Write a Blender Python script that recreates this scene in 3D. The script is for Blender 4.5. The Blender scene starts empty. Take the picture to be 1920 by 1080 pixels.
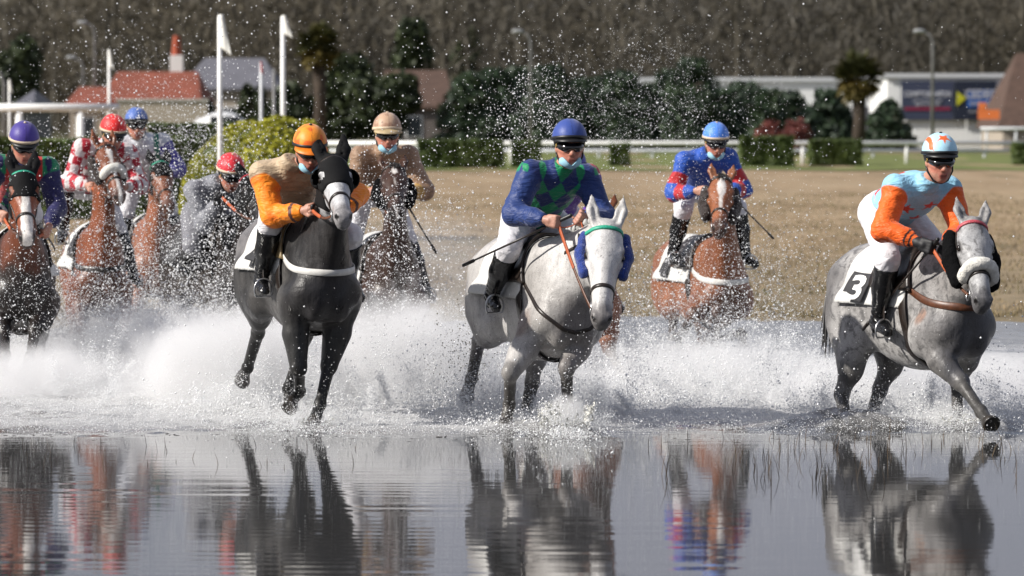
import bpy, bmesh, math, random
import numpy as np
from mathutils import Vector, Matrix
random.seed(7)
RNG = np.random.default_rng(11)
R = math.radians
C = bpy.context.scene.collection
SC = bpy.context.scene

# ------------------------------------------------------------------ camera
CAM_H = 2.32
FPX = 7200.0                       # focal length in pixels of a 1920 wide frame
PITCH = math.atan((540-196)/FPX)
cam_d = bpy.data.cameras.new('camera'); cam = bpy.data.objects.new('camera', cam_d); C.objects.link(cam)
cam_d.sensor_width = 36; cam_d.lens = 36*FPX/1920
cam_d.clip_start = 0.5; cam_d.clip_end = 4000
cam.location = (0, 0, CAM_H); cam.rotation_euler = (math.pi/2-PITCH, 0, 0)
cam_d.dof.use_dof = True; cam_d.dof.focus_distance = 27.6; cam_d.dof.aperture_fstop = 3.0
SC.camera = cam
# ------------------------------------------------------------------ sky, sun, exposure
SUN_EL, SUN_AZ = R(34), R(-73)       # azimuth from the camera's viewing direction's back, towards the left
sun_dir = Vector((math.sin(SUN_AZ)*math.cos(SUN_EL), -math.cos(SUN_AZ)*math.cos(SUN_EL), math.sin(SUN_EL)))
W = bpy.data.worlds.new('World'); SC.world = W; W.use_nodes = True
nt = W.node_tree; bg = nt.nodes['Background']
sky = nt.nodes.new('ShaderNodeTexSky'); sky.sky_type = 'NISHITA'; sky.sun_disc = False
sky.sun_elevation = SUN_EL; sky.sun_rotation = math.atan2(sun_dir.x, sun_dir.y)
sky.air_density = 1.0; sky.dust_density = 2.0; sky.ozone_density = 3.5
# thin high cloud, thicker towards the horizon
_tc = nt.nodes.new('ShaderNodeTexCoord'); _mp = nt.nodes.new('ShaderNodeMapping'); _mp.inputs['Scale'].default_value = (1.2, 1.2, 5); nt.links.new(_tc.outputs['Generated'], _mp.inputs['Vector'])
_n = nt.nodes.new('ShaderNodeTexNoise'); _n.inputs['Scale'].default_value = 2.6; _n.inputs['Detail'].default_value = 6; _n.inputs['Distortion'].default_value = .4; nt.links.new(_mp.outputs[0], _n.inputs['Vector'])
_r = nt.nodes.new('ShaderNodeMapRange'); _r.inputs[1].default_value = .35; _r.inputs[2].default_value = .65; _r.inputs[3].default_value = .35; _r.inputs[4].default_value = .85; nt.links.new(_n.outputs['Fac'], _r.inputs[0])
_m = nt.nodes.new('ShaderNodeMix'); _m.data_type = 'RGBA'; _m.inputs[7].default_value = (5.2, 5.25, 6.1, 1); nt.links.new(_r.outputs[0], _m.inputs[0]); nt.links.new(sky.outputs[0], _m.inputs[6])
nt.links.new(_m.outputs[2], bg.inputs[0]); bg.inputs[1].default_value = 0.07
sd = bpy.data.lights.new('sun', 'SUN'); sd.energy = 5.0; sd.angle = R(0.6); sd.color = (1.0, 0.95, 0.88)
sun = bpy.data.objects.new('sun', sd); C.objects.link(sun)
sun.rotation_euler = sun_dir.to_track_quat('Z', 'Y').to_euler()
SC.view_settings.view_transform = 'Standard'; SC.view_settings.look = 'None'
SC.view_settings.exposure = 0.38; SC.view_settings.gamma = 1.0
SC.cycles.use_denoising = True
SC.cycles.max_bounces = 6; SC.cycles.diffuse_bounces = 2; SC.cycles.glossy_bounces = 3
SC.cycles.transmission_bounces = 3; SC.cycles.transparent_max_bounces = 12; SC.cycles.volume_bounces = 2
SC.cycles.caustics_reflective = False; SC.cycles.caustics_refractive = False
SC.cycles.volume_step_rate = 2.5; SC.cycles.volume_max_steps = 96

def pix(px, py, Y):
    "world point seen at photo pixel (px, py) at distance Y along world +Y"
    dx = (px-960)/FPX; dy = (540-py)/FPX
    d = Vector((dx, math.cos(PITCH)+dy*math.sin(PITCH), -math.sin(PITCH)+dy*math.cos(PITCH)))
    t = Y/d.y
    return Vector((0, 0, CAM_H)) + d*t
def pray(px, py):
    dx = (px-960)/FPX; dy = (540-py)/FPX
    return np.array([dx, math.cos(PITCH)+dy*math.sin(PITCH), -math.sin(PITCH)+dy*math.cos(PITCH)])

# ------------------------------------------------------------------ object helpers
def tag(o, label=None, cat=None, group=None, kind=None):
    if label: o['label'] = label
    if cat: o['category'] = cat
    if group: o['group'] = group
    if kind: o['kind'] = kind
    return o
def empty(name, loc=(0, 0, 0), rz=0.0):
    o = bpy.data.objects.new(name, None); C.objects.link(o); o.location = loc; o.rotation_euler = (0, 0, rz)
    o.empty_display_size = 0.2
    return o
def obj(name, me, mat=None, parent=None):
    o = bpy.data.objects.new(name, me); C.objects.link(o)
    if mat is not None:
        me.materials.clear(); me.materials.append(mat)
    if parent is not None: o.parent = parent
    return o
def np_mesh(name, V, F, smooth=True, col=None, fsize=None):
    "V (n,3); F (m,k) array or (flat, sizes)"
    me = bpy.data.meshes.new(name)
    V = np.asarray(V, dtype=np.float32)
    if isinstance(F, tuple): flat, sizes = F
    else:
        F = np.asarray(F, dtype=np.int32); flat = F.ravel(); sizes = np.full(len(F), F.shape[1], dtype=np.int32)
    me.vertices.add(len(V)); me.vertices.foreach_set('co', V.ravel())
    me.loops.add(len(flat)); me.loops.foreach_set('vertex_index', np.asarray(flat, dtype=np.int32))
    me.polygons.add(len(sizes))
    st = np.concatenate([[0], np.cumsum(sizes)[:-1]]).astype(np.int32)
    me.polygons.foreach_set('loop_start', st)
    me.polygons.foreach_set('loop_total', np.asarray(sizes, dtype=np.int32))
    me.polygons.foreach_set('use_smooth', np.full(len(sizes), smooth, dtype=bool))
    me.update(calc_edges=True); me.validate()
    if col is not None:
        a = me.color_attributes.new('Col', 'FLOAT_COLOR', 'POINT')
        c4 = np.ones((len(V), 4), np.float32); c4[:, :3] = col
        a.data.foreach_set('color', c4.ravel())
    return me
class MB:
    "collects simple shapes in one mesh"
    def __init__(s): s.V = []; s.F = []; s.n = 0
    def add(s, V, F):
        V = [tuple(v) for v in V]
        s.V += V; s.F += [tuple(i+s.n for i in f) for f in F]; s.n += len(V)
    def box(s, c, d, rz=0.0, M=None):
        cx, cy, cz = c; a, b, h = d[0]/2, d[1]/2, d[2]/2
        P = [(-a,-b,-h),(a,-b,-h),(a,b,-h),(-a,b,-h),(-a,-b,h),(a,-b,h),(a,b,h),(-a,b,h)]
        cs, sn = math.cos(rz), math.sin(rz)
        P = [(cx+x*cs-y*sn, cy+x*sn+y*cs, cz+z) for x, y, z in P]
        s.add(P, [(0,3,2,1),(4,5,6,7),(0,1,5,4),(1,2,6,5),(2,3,7,6),(3,0,4,7)])
    def tube(s, pts, rad, n=8, cap=True, sq=None):
        pts = [Vector(p) for p in pts]
        if not hasattr(rad, '__len__'): rad = [rad]*len(pts)
        V = []; F = []
        ref = Vector((0, 0, 1))
        d0 = (pts[1]-pts[0]).normalized()
        if abs(d0.z) > 0.9: ref = Vector((1, 0, 0))
        for i, p in enumerate(pts):
            d = (pts[min(i+1, len(pts)-1)]-pts[max(i-1, 0)])
            d = d.normalized() if d.length > 1e-9 else Vector((0, 0, 1))
            u = d.cross(ref)
            if u.length < 1e-5: u = d.cross(Vector((0, 1, 0)))
            u.normalize(); v = u.cross(d).normalized(); ref = v.cross(d)*0+ref
            for j in range(n):
                a = 2*math.pi*j/n
                V.append(p+(u*math.cos(a)+v*math.sin(a))*rad[i])
        m = len(pts)
        for i in range(m-1):
            for j in range(n):
                k = (j+1) % n
                F.append((i*n+j, i*n+k, (i+1)*n+k, (i+1)*n+j))
        if cap:
            F.append(tuple(range(n))[::-1]); F.append(tuple((m-1)*n+j for j in range(n)))
        s.add(V, F)
    def mesh(s, name, smooth=False):
        if not s.F: return bpy.data.meshes.new(name)
        flat = np.array([i for f in s.F for i in f], dtype=np.int32)
        return np_mesh(name, np.array(s.V), (flat, np.array([len(f) for f in s.F], dtype=np.int32)), smooth)
    def build(s, name, mat, parent=None, smooth=False):
        return obj(name, s.mesh(name, smooth), mat, parent)

# ------------------------------------------------------------------ materials
def mat_new(name):
    m = bpy.data.materials.new(name); m.use_nodes = True
    return m, m.node_tree, m.node_tree.nodes['Principled BSDF']
def link(nt, a, b): nt.links.new(a, b)
def tex_noise(nt, scale, detail=4, rough=0.55, coord='Object', vec=None, dist=0.0):
    n = nt.nodes.new('ShaderNodeTexNoise'); n.inputs['Scale'].default_value = scale
    n.inputs['Detail'].default_value = detail; n.inputs['Roughness'].default_value = rough; n.inputs['Distortion'].default_value = dist
    if vec is None:
        tc = nt.nodes.new('ShaderNodeTexCoord'); vec = tc.outputs[coord]
    link(nt, vec, n.inputs['Vector'])
    return n
def mapping(nt, scale, coord='Object', rot=(0, 0, 0)):
    tc = nt.nodes.new('ShaderNodeTexCoord'); mp = nt.nodes.new('ShaderNodeMapping')
    mp.inputs['Scale'].default_value = scale; mp.inputs['Rotation'].default_value = rot
    link(nt, tc.outputs[coord], mp.inputs['Vector'])
    return mp.outputs['Vector']
def ramp(nt, fac, stops, interp='LINEAR'):
    r = nt.nodes.new('ShaderNodeValToRGB'); cr = r.color_ramp; cr.interpolation = interp
    cr.elements[0].position = stops[0][0]; cr.elements[0].color = (*stops[0][1], 1)
    cr.elements[1].position = stops[-1][0]; cr.elements[1].color = (*stops[-1][1], 1)
    for p, c in stops[1:-1]:
        e = cr.elements.new(p); e.color = (*c, 1)
    link(nt, fac, r.inputs['Fac'])
    return r.outputs['Color']
def mix(nt, fac, a, b, mode='MIX'):
    m = nt.nodes.new('ShaderNodeMix'); m.data_type = 'RGBA'; m.blend_type = mode; m.clamp_factor = True
    for sock, v in ((m.inputs[0], fac), (m.inputs[6], a), (m.inputs[7], b)):
        if hasattr(v, 'is_linked') or hasattr(v, 'links'): link(nt, v, sock)
        elif isinstance(v, (int, float)): sock.default_value = v
        else: sock.default_value = (*v, 1)
    return m.outputs[2]
def bump(nt, height, strength, dist, bs, normal=None):
    b = nt.nodes.new('ShaderNodeBump'); b.inputs['Strength'].default_value = strength; b.inputs['Distance'].default_value = dist
    link(nt, height, b.inputs['Height'])
    if normal is not None: link(nt, normal, b.inputs['Normal'])
    if bs is not None: link(nt, b.outputs[0], bs.inputs['Normal'])
    return b.outputs[0]
_mc = {}
def plain(name, col, rough=0.6, metal=0.0, var=0.25, scale=30, bmp=0.0, bscale=200, spec=0.5, sheen=0.0, dist=0.002):
    "one colour broken up by noise"
    key = (name, tuple(col), rough, metal, var, scale, bmp)
    if key in _mc: return _mc[key]
    m, nt, bs = mat_new(name)
    n = tex_noise(nt, scale, 5)
    lo = tuple(c*(1-var) for c in col); hi = tuple(min(1, c*(1+var*0.6)) for c in col)
    link(nt, ramp(nt, n.outputs['Fac'], [(0.3, lo), (0.7, hi)]), bs.inputs['Base Color'])
    bs.inputs['Roughness'].default_value = rough; bs.inputs['Metallic'].default_value = metal
    bs.inputs['Specular IOR Level'].default_value = spec
    if sheen: bs.inputs['Sheen Weight'].default_value = sheen
    if bmp: bump(nt, tex_noise(nt, bscale, 3).outputs['Fac'], bmp, dist, bs)
    _mc[key] = m
    return m
def coat_mat(name, rough=.34, mot=.35, mscale=12, mcol=(.1, .1, .1), mlo=.48, mhi=.68, bmp=.25, bscale=50, fleck=.12):
    "wet, dirty hair: large mottles, streaks running down, flecks, short-hair relief and uneven gloss"
    m, nt, bs = mat_new(name); at = nt.nodes.new('ShaderNodeAttribute'); at.attribute_name = 'Col'; c = at.outputs['Color']
    n = tex_noise(nt, mscale, 6, .65, dist=.8); c = mix(nt, ramp(nt, n.outputs['Fac'], [(mlo, (0, 0, 0)), (mhi, (mot,)*3)]), c, mcol)
    st = nt.nodes.new('ShaderNodeTexNoise'); st.inputs['Scale'].default_value = 6; st.inputs['Detail'].default_value = 7; st.inputs['Roughness'].default_value = .7; link(nt, mapping(nt, (3, 3, .7), rot=(.1, .35, 0)), st.inputs['Vector'])
    c = mix(nt, 1.0, c, ramp(nt, st.outputs['Fac'], [(.3, (.70,)*3), (.5, (.97,)*3), (.72, (1.18,)*3)]), 'MULTIPLY')
    fl = tex_noise(nt, 120, 3, .6); c = mix(nt, 1.0, c, ramp(nt, fl.outputs['Fac'], [(.32, (1-fleck*1.6,)*3), (.55, (1,)*3), (.75, (1+fleck,)*3)]), 'MULTIPLY')
    link(nt, c, bs.inputs['Base Color']); bs.inputs['Specular IOR Level'].default_value = .32
    rr = nt.nodes.new('ShaderNodeMapRange'); link(nt, st.outputs['Fac'], rr.inputs[0]); rr.inputs[1].default_value = .35; rr.inputs[2].default_value = .65; rr.inputs[3].default_value = rough-.10; rr.inputs[4].default_value = rough+.25; link(nt, rr.outputs[0], bs.inputs['Roughness'])
    mu = tex_noise(nt, 7, 3, .5, dist=.5); b0 = bump(nt, mu.outputs['Fac'], .35, .045, None); hr = nt.nodes.new('ShaderNodeTexNoise'); hr.inputs['Scale'].default_value = 40; hr.inputs['Detail'].default_value = 5; link(nt, mapping(nt, (2.5, 2.5, .6), rot=(.1, .4, 0)), hr.inputs['Vector'])
    b1 = bump(nt, hr.outputs['Fac'], .18, .008, None, b0); bump(nt, fl.outputs['Fac'], bmp, .006, bs, b1); return m
def vcol_mat(name, rough=0.5, mot=0.0, mscale=14, mcol=(0.1, 0.1, 0.1), mlo=0.45, mhi=0.62, bmp=0.2, bscale=60, fine=0.15, sheen=0.0, spec=0.4, wr=0.0):
    "colour from the mesh's coat or cloth pattern, with mottling and relief"
    m, nt, bs = mat_new(name)
    at = nt.nodes.new('ShaderNodeAttribute'); at.attribute_name = 'Col'
    c = at.outputs['Color']
    n2 = tex_noise(nt, 90, 4)
    g = ramp(nt, n2.outputs['Fac'], [(0.3, (1-fine,)*3), (0.7, (1+fine*0.5,)*3)])
    c = mix(nt, 1.0, c, g, 'MULTIPLY')
    if mot:
        n = tex_noise(nt, mscale, 5, 0.6, dist=0.6)
        f = ramp(nt, n.outputs['Fac'], [(mlo, (0, 0, 0)), (mhi, (mot,)*3)])
        c = mix(nt, f, c, mcol)
    link(nt, c, bs.inputs['Base Color'])
    bs.inputs['Roughness'].default_value = rough; bs.inputs['Specular IOR Level'].default_value = spec
    if sheen: bs.inputs['Sheen Weight'].default_value = sheen
    nb = tex_noise(nt, bscale, 4)
    last = bump(nt, nb.outputs['Fac'], bmp, 0.01, None)
    if wr:
        w = nt.nodes.new('ShaderNodeTexNoise'); w.inputs['Scale'].default_value = 9; w.inputs['Distortion'].default_value = 1.6; w.inputs['Detail'].default_value = 3
        link(nt, mapping(nt, (1.0, 1.0, 2.3), rot=(0.4, 0.3, 0.2)), w.inputs['Vector'])
        last = bump(nt, w.outputs['Fac'], wr, 0.03, None, last)
    link(nt, last, bs.inputs['Normal'])
    return m

# ------------------------------------------------------------------ implicit modelling
def vnoise(P, scale, seed=0):
    rng = np.random.default_rng(seed); T = rng.random((16, 16, 16)).astype(np.float32)
    Q = P/scale + 1000.3; I = np.floor(Q).astype(int); f = Q-I; f = f*f*(3-2*f); I %= 16; J = (I+1) % 16
    out = 0
    for a in (0, 1):
        for b in (0, 1):
            for c in (0, 1):
                w = (f[..., 0] if a else 1-f[..., 0])*(f[..., 1] if b else 1-f[..., 1])*(f[..., 2] if c else 1-f[..., 2])
                out = out + w*T[(J if a else I)[..., 0], (J if b else I)[..., 1], (J if c else I)[..., 2]]
    return out-0.5
def nrm(v):
    v = np.asarray(v, dtype=float); return v/max(1e-9, np.linalg.norm(v))
class Sdf:
    def __init__(s, h=0.014): s.h = h; s.P = []
    def rc(s, a, b, ra, rb, k=0.03, sq=1.0, lat=None, tag=0, cut=False):
        s.P.append(dict(t='rc', a=np.array(a, float), b=np.array(b, float), ra=ra, rb=rb, k=k, sq=sq, lat=None if lat is None else nrm(lat), tag=tag, cut=cut))
    def chain(s, pts, rads, k=0.03, sq=1.0, lat=None, tag=0):
        for i in range(len(pts)-1): s.rc(pts[i], pts[i+1], rads[i], rads[i+1], k, sq, lat, tag)
    def ell(s, c, r, M=None, k=0.03, tag=0, cut=False):
        s.P.append(dict(t='el', c=np.array(c, float), r=np.array(r, float), M=np.eye(3) if M is None else np.array(M, float), k=k, tag=tag, cut=cut))
    def infl(s, d):
        for p in s.P:
            if p['t'] == 'rc': p['ra'] += d; p['rb'] += d
            else: p['r'] = p['r']+d
    @staticmethod
    def dist(p, X):
        if p['t'] == 'rc':
            a, b = p['a'], p['b']; ab = b-a; Q = X-a
            if p['lat'] is not None and p['sq'] != 1.0:
                l = p['lat']; f = 1/p['sq']-1
                Q = Q+(Q@l)[..., None]*l*f; ab = ab+(ab@l)*l*f
            L = max(1e-12, float(ab@ab)); t = np.clip((Q@ab)/L, 0, 1)
            d = np.sqrt(np.maximum(1e-12, ((Q-t[..., None]*ab)**2).sum(-1)))-(p['ra']+(p['rb']-p['ra'])*t)
            return d*(p['sq']+1)/2 if p['sq'] < 1 else d
        Q = (X-p['c'])@p['M'].T
        k0 = np.sqrt(((Q/p['r'])**2).sum(-1)+1e-12); k1 = np.sqrt(((Q/p['r']**2)**2).sum(-1)+1e-12)
        return k0*(k0-1)/k1
    def bb(s, p):
        if p['t'] == 'rc':
            r = max(p['ra'], p['rb'])*max(1.0, p['sq'])
            return np.minimum(p['a'], p['b'])-r, np.maximum(p['a'], p['b'])+r
        e = np.sqrt(((p['M'].T*p['r'])**2).sum(1))
        return p['c']-e, p['c']+e
    def grid(s):
        bbs = [s.bb(p) for p in s.P if not p['cut']]
        lo = np.min([b[0] for b in bbs], 0)-3*s.h-0.02; hi = np.max([b[1] for b in bbs], 0)+3*s.h+0.02
        n = np.ceil((hi-lo)/s.h).astype(int)+1
        s.o = lo; s.n = n; s.D = np.full(n, 0.5, np.float32)
        s.rasterise(s.P)
    def axes(s, i0, i1):
        g = [s.o[a]+s.h*np.arange(i0[a], i1[a]) for a in range(3)]
        return np.stack(np.meshgrid(*g, indexing='ij'), -1)
    def rasterise(s, prims):
        for p in prims:
            lo, hi = s.bb(p); m = p['k']+0.045
            i0 = np.clip(np.floor((lo-m-s.o)/s.h).astype(int), 0, s.n); i1 = np.clip(np.ceil((hi+m-s.o)/s.h).astype(int)+1, 0, s.n)
            if (i1 <= i0).any(): continue
            X = s.axes(i0, i1); d = s.dist(p, X).astype(np.float32)
            sl = tuple(slice(a, b) for a, b in zip(i0, i1)); B = s.D[sl]; k = max(p['k'], 1e-4)
            if p['cut']:
                d = -d; h = np.maximum(k-np.abs(B-d), 0)/k; s.D[sl] = np.maximum(B, d)+h*h*k/4
            else:
                h = np.maximum(k-np.abs(B-d), 0)/k; s.D[sl] = np.minimum(B, d)-h*h*k/4
    def sample(s, X):
        Q = (X-s.o)/s.h; Q = np.clip(Q, 0, s.n-1.001); I = Q.astype(int); f = Q-I
        out = 0
        for a in (0, 1):
            for b in (0, 1):
                for c in (0, 1):
                    w = (f[..., 0] if a else 1-f[..., 0])*(f[..., 1] if b else 1-f[..., 1])*(f[..., 2] if c else 1-f[..., 2])
                    out = out+w*s.D[I[..., 0]+a, I[..., 1]+b, I[..., 2]+c]
        return out
    def cast(s, O, Dr, rmax=0.8, off=0.0, rmin=0.0):
        "outermost surface point along each ray O + r*Dr, r from rmax inwards"
        O = np.atleast_2d(np.asarray(O, float)); Dr = np.atleast_2d(np.asarray(Dr, float)); Dr = Dr/np.linalg.norm(Dr, axis=1)[:, None]
        O = np.broadcast_to(O, Dr.shape)
        rs = np.linspace(rmax, rmin, 160)
        X = O[:, None]+Dr[:, None]*rs[None, :, None]
        v = s.sample(X); neg = v < 0
        i = np.where(neg.any(1), neg.argmax(1), len(rs)-1); j = np.maximum(i-1, 0); k = np.arange(len(i))
        va, vb = v[k, j], v[k, i]; t = np.where(np.abs(vb-va) > 1e-9, va/(va-vb+1e-12), 0); t = np.clip(t, 0, 1)
        r = rs[j]+(rs[i]-rs[j])*t
        return O+Dr*(r+off)[:, None]
    def nets(s, D=None):
        D = s.D if D is None else D
        ins = D < 0
        n = np.array(D.shape)
        c = np.zeros(n-1, np.int8)
        for a in (0, 1):
            for b in (0, 1):
                for e in (0, 1):
                    c += ins[a:n[0]-1+a, b:n[1]-1+b, e:n[2]-1+e]
        act = (c > 0) & (c < 8)
        idx = np.argwhere(act); ID = np.full(n-1, -1, np.int32); ID[act] = np.arange(len(idx))
        P = np.zeros((len(idx), 3)); W_ = np.zeros(len(idx))
        cor = [(a, b, e) for a in (0, 1) for b in (0, 1) for e in (0, 1)]
        for p in cor:
            for ax in range(3):
                if p[ax]: continue
                q = list(p); q[ax] = 1
                va = D[tuple((idx+p).T)]; vb = D[tuple((idx+q).T)]
                cr = (va < 0) != (vb < 0)
                t = np.where(cr, va/(va-vb+1e-20), 0)
                pt = np.array(p, float)[None].repeat(len(idx), 0); pt[:, ax] += t
                P[cr] += pt[cr]; W_[cr] += 1
        V = (idx+P/np.maximum(W_, 1)[:, None])*s.h+s.o
        quads = []
        for ax in range(3):
            b, e = (ax+1) % 3, (ax+2) % 3
            sl0 = [slice(1, -1)]*3; sl0[ax] = slice(0, n[ax]-1); sl1 = [slice(1, -1)]*3; sl1[ax] = slice(1, n[ax])
            A = ins[tuple(sl0)]; B = ins[tuple(sl1)]
            w = np.argwhere(A != B)
            if not len(w): continue
            base = w.copy(); base[:, b] += 1; base[:, e] += 1
            inside = A[tuple(w.T)]
            def cell(db, de):
                q = base.copy(); q[:, b] -= db; q[:, e] -= de
                return ID[tuple(q.T)]
            q = np.stack([cell(1, 1), cell(0, 1), cell(0, 0), cell(1, 0)], 1)
            q[~inside] = q[~inside][:, ::-1]
            quads.append(q)
        F = np.concatenate(quads); F = F[(F >= 0).all(1)]
        return V, F
    def weights(s, V, prims=None, sharp=0.012):
        "soft nearest-primitive weights per tag"
        prims = [p for p in (prims or s.P) if not p['cut']]
        tags = sorted({p['tag'] for p in prims}, key=str)
        best = {t: np.full(len(V), 9.0) for t in tags}
        for p in prims: best[p['tag']] = np.minimum(best[p['tag']], s.dist(p, V))
        M = np.stack([best[t] for t in tags], 1); M = M-M.min(1)[:, None]
        w = np.exp(-M/sharp); w /= w.sum(1)[:, None]
        return {t: w[:, i] for i, t in enumerate(tags)}
def relax(V, F, it=1, f=0.5):
    for _ in range(it):
        S = np.zeros_like(V); N = np.zeros(len(V))
        for i in range(F.shape[1]):
            a, b = F[:, i], F[:, (i+1) % F.shape[1]]
            for x, y in ((a, b), (b, a)):
                for ax in range(3): S[:, ax] += np.bincount(x, V[y, ax], minlength=len(V))
                N += np.bincount(x, minlength=len(V))
        V = V*(1-f)+f*S/np.maximum(N, 1)[:, None]
    return V
def vnormals(V, F):
    n = np.cross(V[F[:, 2]]-V[F[:, 0]], V[F[:, 3 % F.shape[1]]]-V[F[:, 1]])
    N = np.zeros_like(V)
    for i in range(F.shape[1]):
        for ax in range(3): N[:, ax] += np.bincount(F[:, i], n[:, ax], minlength=len(V))
    return N/np.maximum(1e-9, np.linalg.norm(N, axis=1))[:, None]
def sm(x, a, b):
    t = np.clip((x-a)/(b-a), 0, 1); return t*t*(3-2*t)
def lerp(A, B, t):
    t = np.asarray(t)[..., None] if np.ndim(t) else t
    return np.asarray(A)*(1-t)+np.asarray(B)*t
def bez(P, n):
    t = np.linspace(0, 1, n)[:, None]; P = [np.array(p, float) for p in P]
    if len(P) == 3: return (1-t)**2*P[0]+2*t*(1-t)*P[1]+t*t*P[2]
    return (1-t)**3*P[0]+3*t*(1-t)**2*P[1]+3*t*t*(1-t)*P[2]+t**3*P[3]
def ribbon(P, N, w, th, closed=False):
    "strap with rectangular section: P centreline, N outward normals"
    P = np.asarray(P, float); N = np.asarray(N, float); n = len(P)
    w = np.broadcast_to(np.asarray(w, float), (n,)); 
    if closed: T = np.roll(P, -1, 0)-np.roll(P, 1, 0)
    else: T = np.gradient(P, axis=0)
    T /= np.maximum(1e-9, np.linalg.norm(T, axis=1))[:, None]
    N = N-(N*T).sum(1)[:, None]*T; N /= np.maximum(1e-9, np.linalg.norm(N, axis=1))[:, None]
    B = np.cross(T, N)
    sec = [(-1, -.35), (-.85, .5), (.85, .5), (1, -.35), (.8, -.5), (-.8, -.5)]
    V = np.stack([P+B*(a*w/2)[:, None]+N*(b*th) for a, b in sec], 1).reshape(-1, 3); m = len(sec)
    F = []
    for i in range(n if closed else n-1):
        i2 = (i+1) % n
        for j in range(m): F.append((i*m+j, i*m+(j+1) % m, i2*m+(j+1) % m, i2*m+j))
    mb = MB(); mb.add(V, F)
    if not closed: mb.add(V[:m], [tuple(range(m))[::-1]]); mb.add(V[-m:], [tuple(range(m))])
    return mb
def merge(mbs):
    o = MB()
    for m in mbs: o.add(m.V, m.F)
    return o
# ------------------------------------------------------------------ setting: ground, water, vegetation, buildings
def gz(py): return CAM_H*FPX/(py-196)
def quad_grid(x0, x1, y0, y1, nx, ny, zf=None, yf=None):
    xs = np.linspace(x0, x1, nx); ys = np.linspace(0, 1, ny) if yf is None else yf(np.linspace(0, 1, ny)); ys = y0+(y1-y0)*ys
    X, Y = np.meshgrid(xs, ys, indexing='ij'); Z = zf(X, Y) if zf else X*0
    V = np.stack([X, Y, Z], -1).reshape(-1, 3); i = np.arange(nx-1)[:, None]*ny+np.arange(ny-1)[None]
    i = i.ravel(); return V, np.stack([i, i+ny, i+ny+1, i+1], 1)
# ground
m, nt, bs = mat_new('dry winter turf')
n1 = nt.nodes.new('ShaderNodeTexNoise'); n1.inputs['Scale'].default_value = 1.0; n1.inputs['Detail'].default_value = 7; n1.inputs['Roughness'].default_value = .65; link(nt, mapping(nt, (.55, .14, 1)), n1.inputs['Vector']); n2 = tex_noise(nt, 3.0, 6, .7); n3 = tex_noise(nt, 22, 4, .7)
a = ramp(nt, n1.outputs['Fac'], [(.30, (.17, .145, .065)), (.42, (.34, .23, .13)), (.5, (.42, .30, .18)), (.65, (.48, .36, .23))])
b = ramp(nt, n2.outputs['Fac'], [(.35, (.085, .075, .035)), (.5, (.26, .19, .105)), (.7, (.40, .29, .18))])
c = mix(nt, .5, a, b); c = mix(nt, .5, c, ramp(nt, n3.outputs['Fac'], [(.3, (.45,)*3), (.7, (1.25,)*3)]), 'MULTIPLY')
tc = nt.nodes.new('ShaderNodeTexCoord'); sx = nt.nodes.new('ShaderNodeSeparateXYZ'); link(nt, tc.outputs['Object'], sx.inputs[0])
mr = nt.nodes.new('ShaderNodeMapRange'); mr.inputs[1].default_value = 41; mr.inputs[2].default_value = 68; link(nt, sx.outputs['Y'], mr.inputs[0])
ad = nt.nodes.new('ShaderNodeMath'); ad.operation = 'ADD'; link(nt, mr.outputs[0], ad.inputs[0]); sb = nt.nodes.new('ShaderNodeMath'); sb.operation = 'SUBTRACT'; link(nt, n1.outputs['Fac'], sb.inputs[0]); sb.inputs[1].default_value = .5; link(nt, sb.outputs[0], ad.inputs[1])
c = mix(nt, ad.outputs[0], mix(nt, .6, c, (.105, .095, .055)), c)      # sparser, muddier turf by the water
link(nt, c, bs.inputs['Base Color']); bs.inputs['Roughness'].default_value = .95
bump(nt, n3.outputs['Fac'], .6, .05, bs)
def gzf(X, Y):
    e = (Y-41.0-.9*np.sin(X*.5+1)-.5*np.sin(X*1.7)); return np.where(e > 0, .012+.10*sm(e, 0, 6), -.25*sm(-e, 0, 1.5)-.004)+.02*np.sin(X*.9+Y*.35)*sm(e, 2, 8)
V, F = quad_grid(-60, 60, 8, 180, 200, 500, gzf, lambda t: t**1.6)
g = obj('ground', np_mesh('ground', V, F), m); tag(g, kind='structure')
V, F = quad_grid(-1500, 1500, 179, 3000, 6, 6, lambda X, Y: X*0+.05)
V2, F2 = quad_grid(-1500, -59.9, -60, 179, 4, 4, lambda X, Y: X*0+.05); V3, F3 = quad_grid(59.9, 1500, -60, 179, 4, 4, lambda X, Y: X*0+.05); V4, F4 = quad_grid(-59.9, 59.9, -60, 8, 4, 4, lambda X, Y: X*0-.25)
mg = plain('far grass', (.09, .085, .035), .95, var=.4, scale=.2)
tag(obj('far_ground', np_mesh('fg', np.concatenate([V, V2, V3, V4]), np.concatenate([F, F2+len(V), F3+len(V)+len(V2), F4+len(V)+len(V2)+len(V3)])), mg), kind='structure')
mgr = plain('green turf', (.13, .155, .03), .95, var=.5, scale=1.2, bmp=.4, bscale=20)
V, F = quad_grid(-58, 58, 128, 172, 120, 20, lambda X, Y: .14+.02*np.sin(X)); tag(obj('grass_verge', np_mesh('gv', V, F), mgr), kind='structure')
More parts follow.
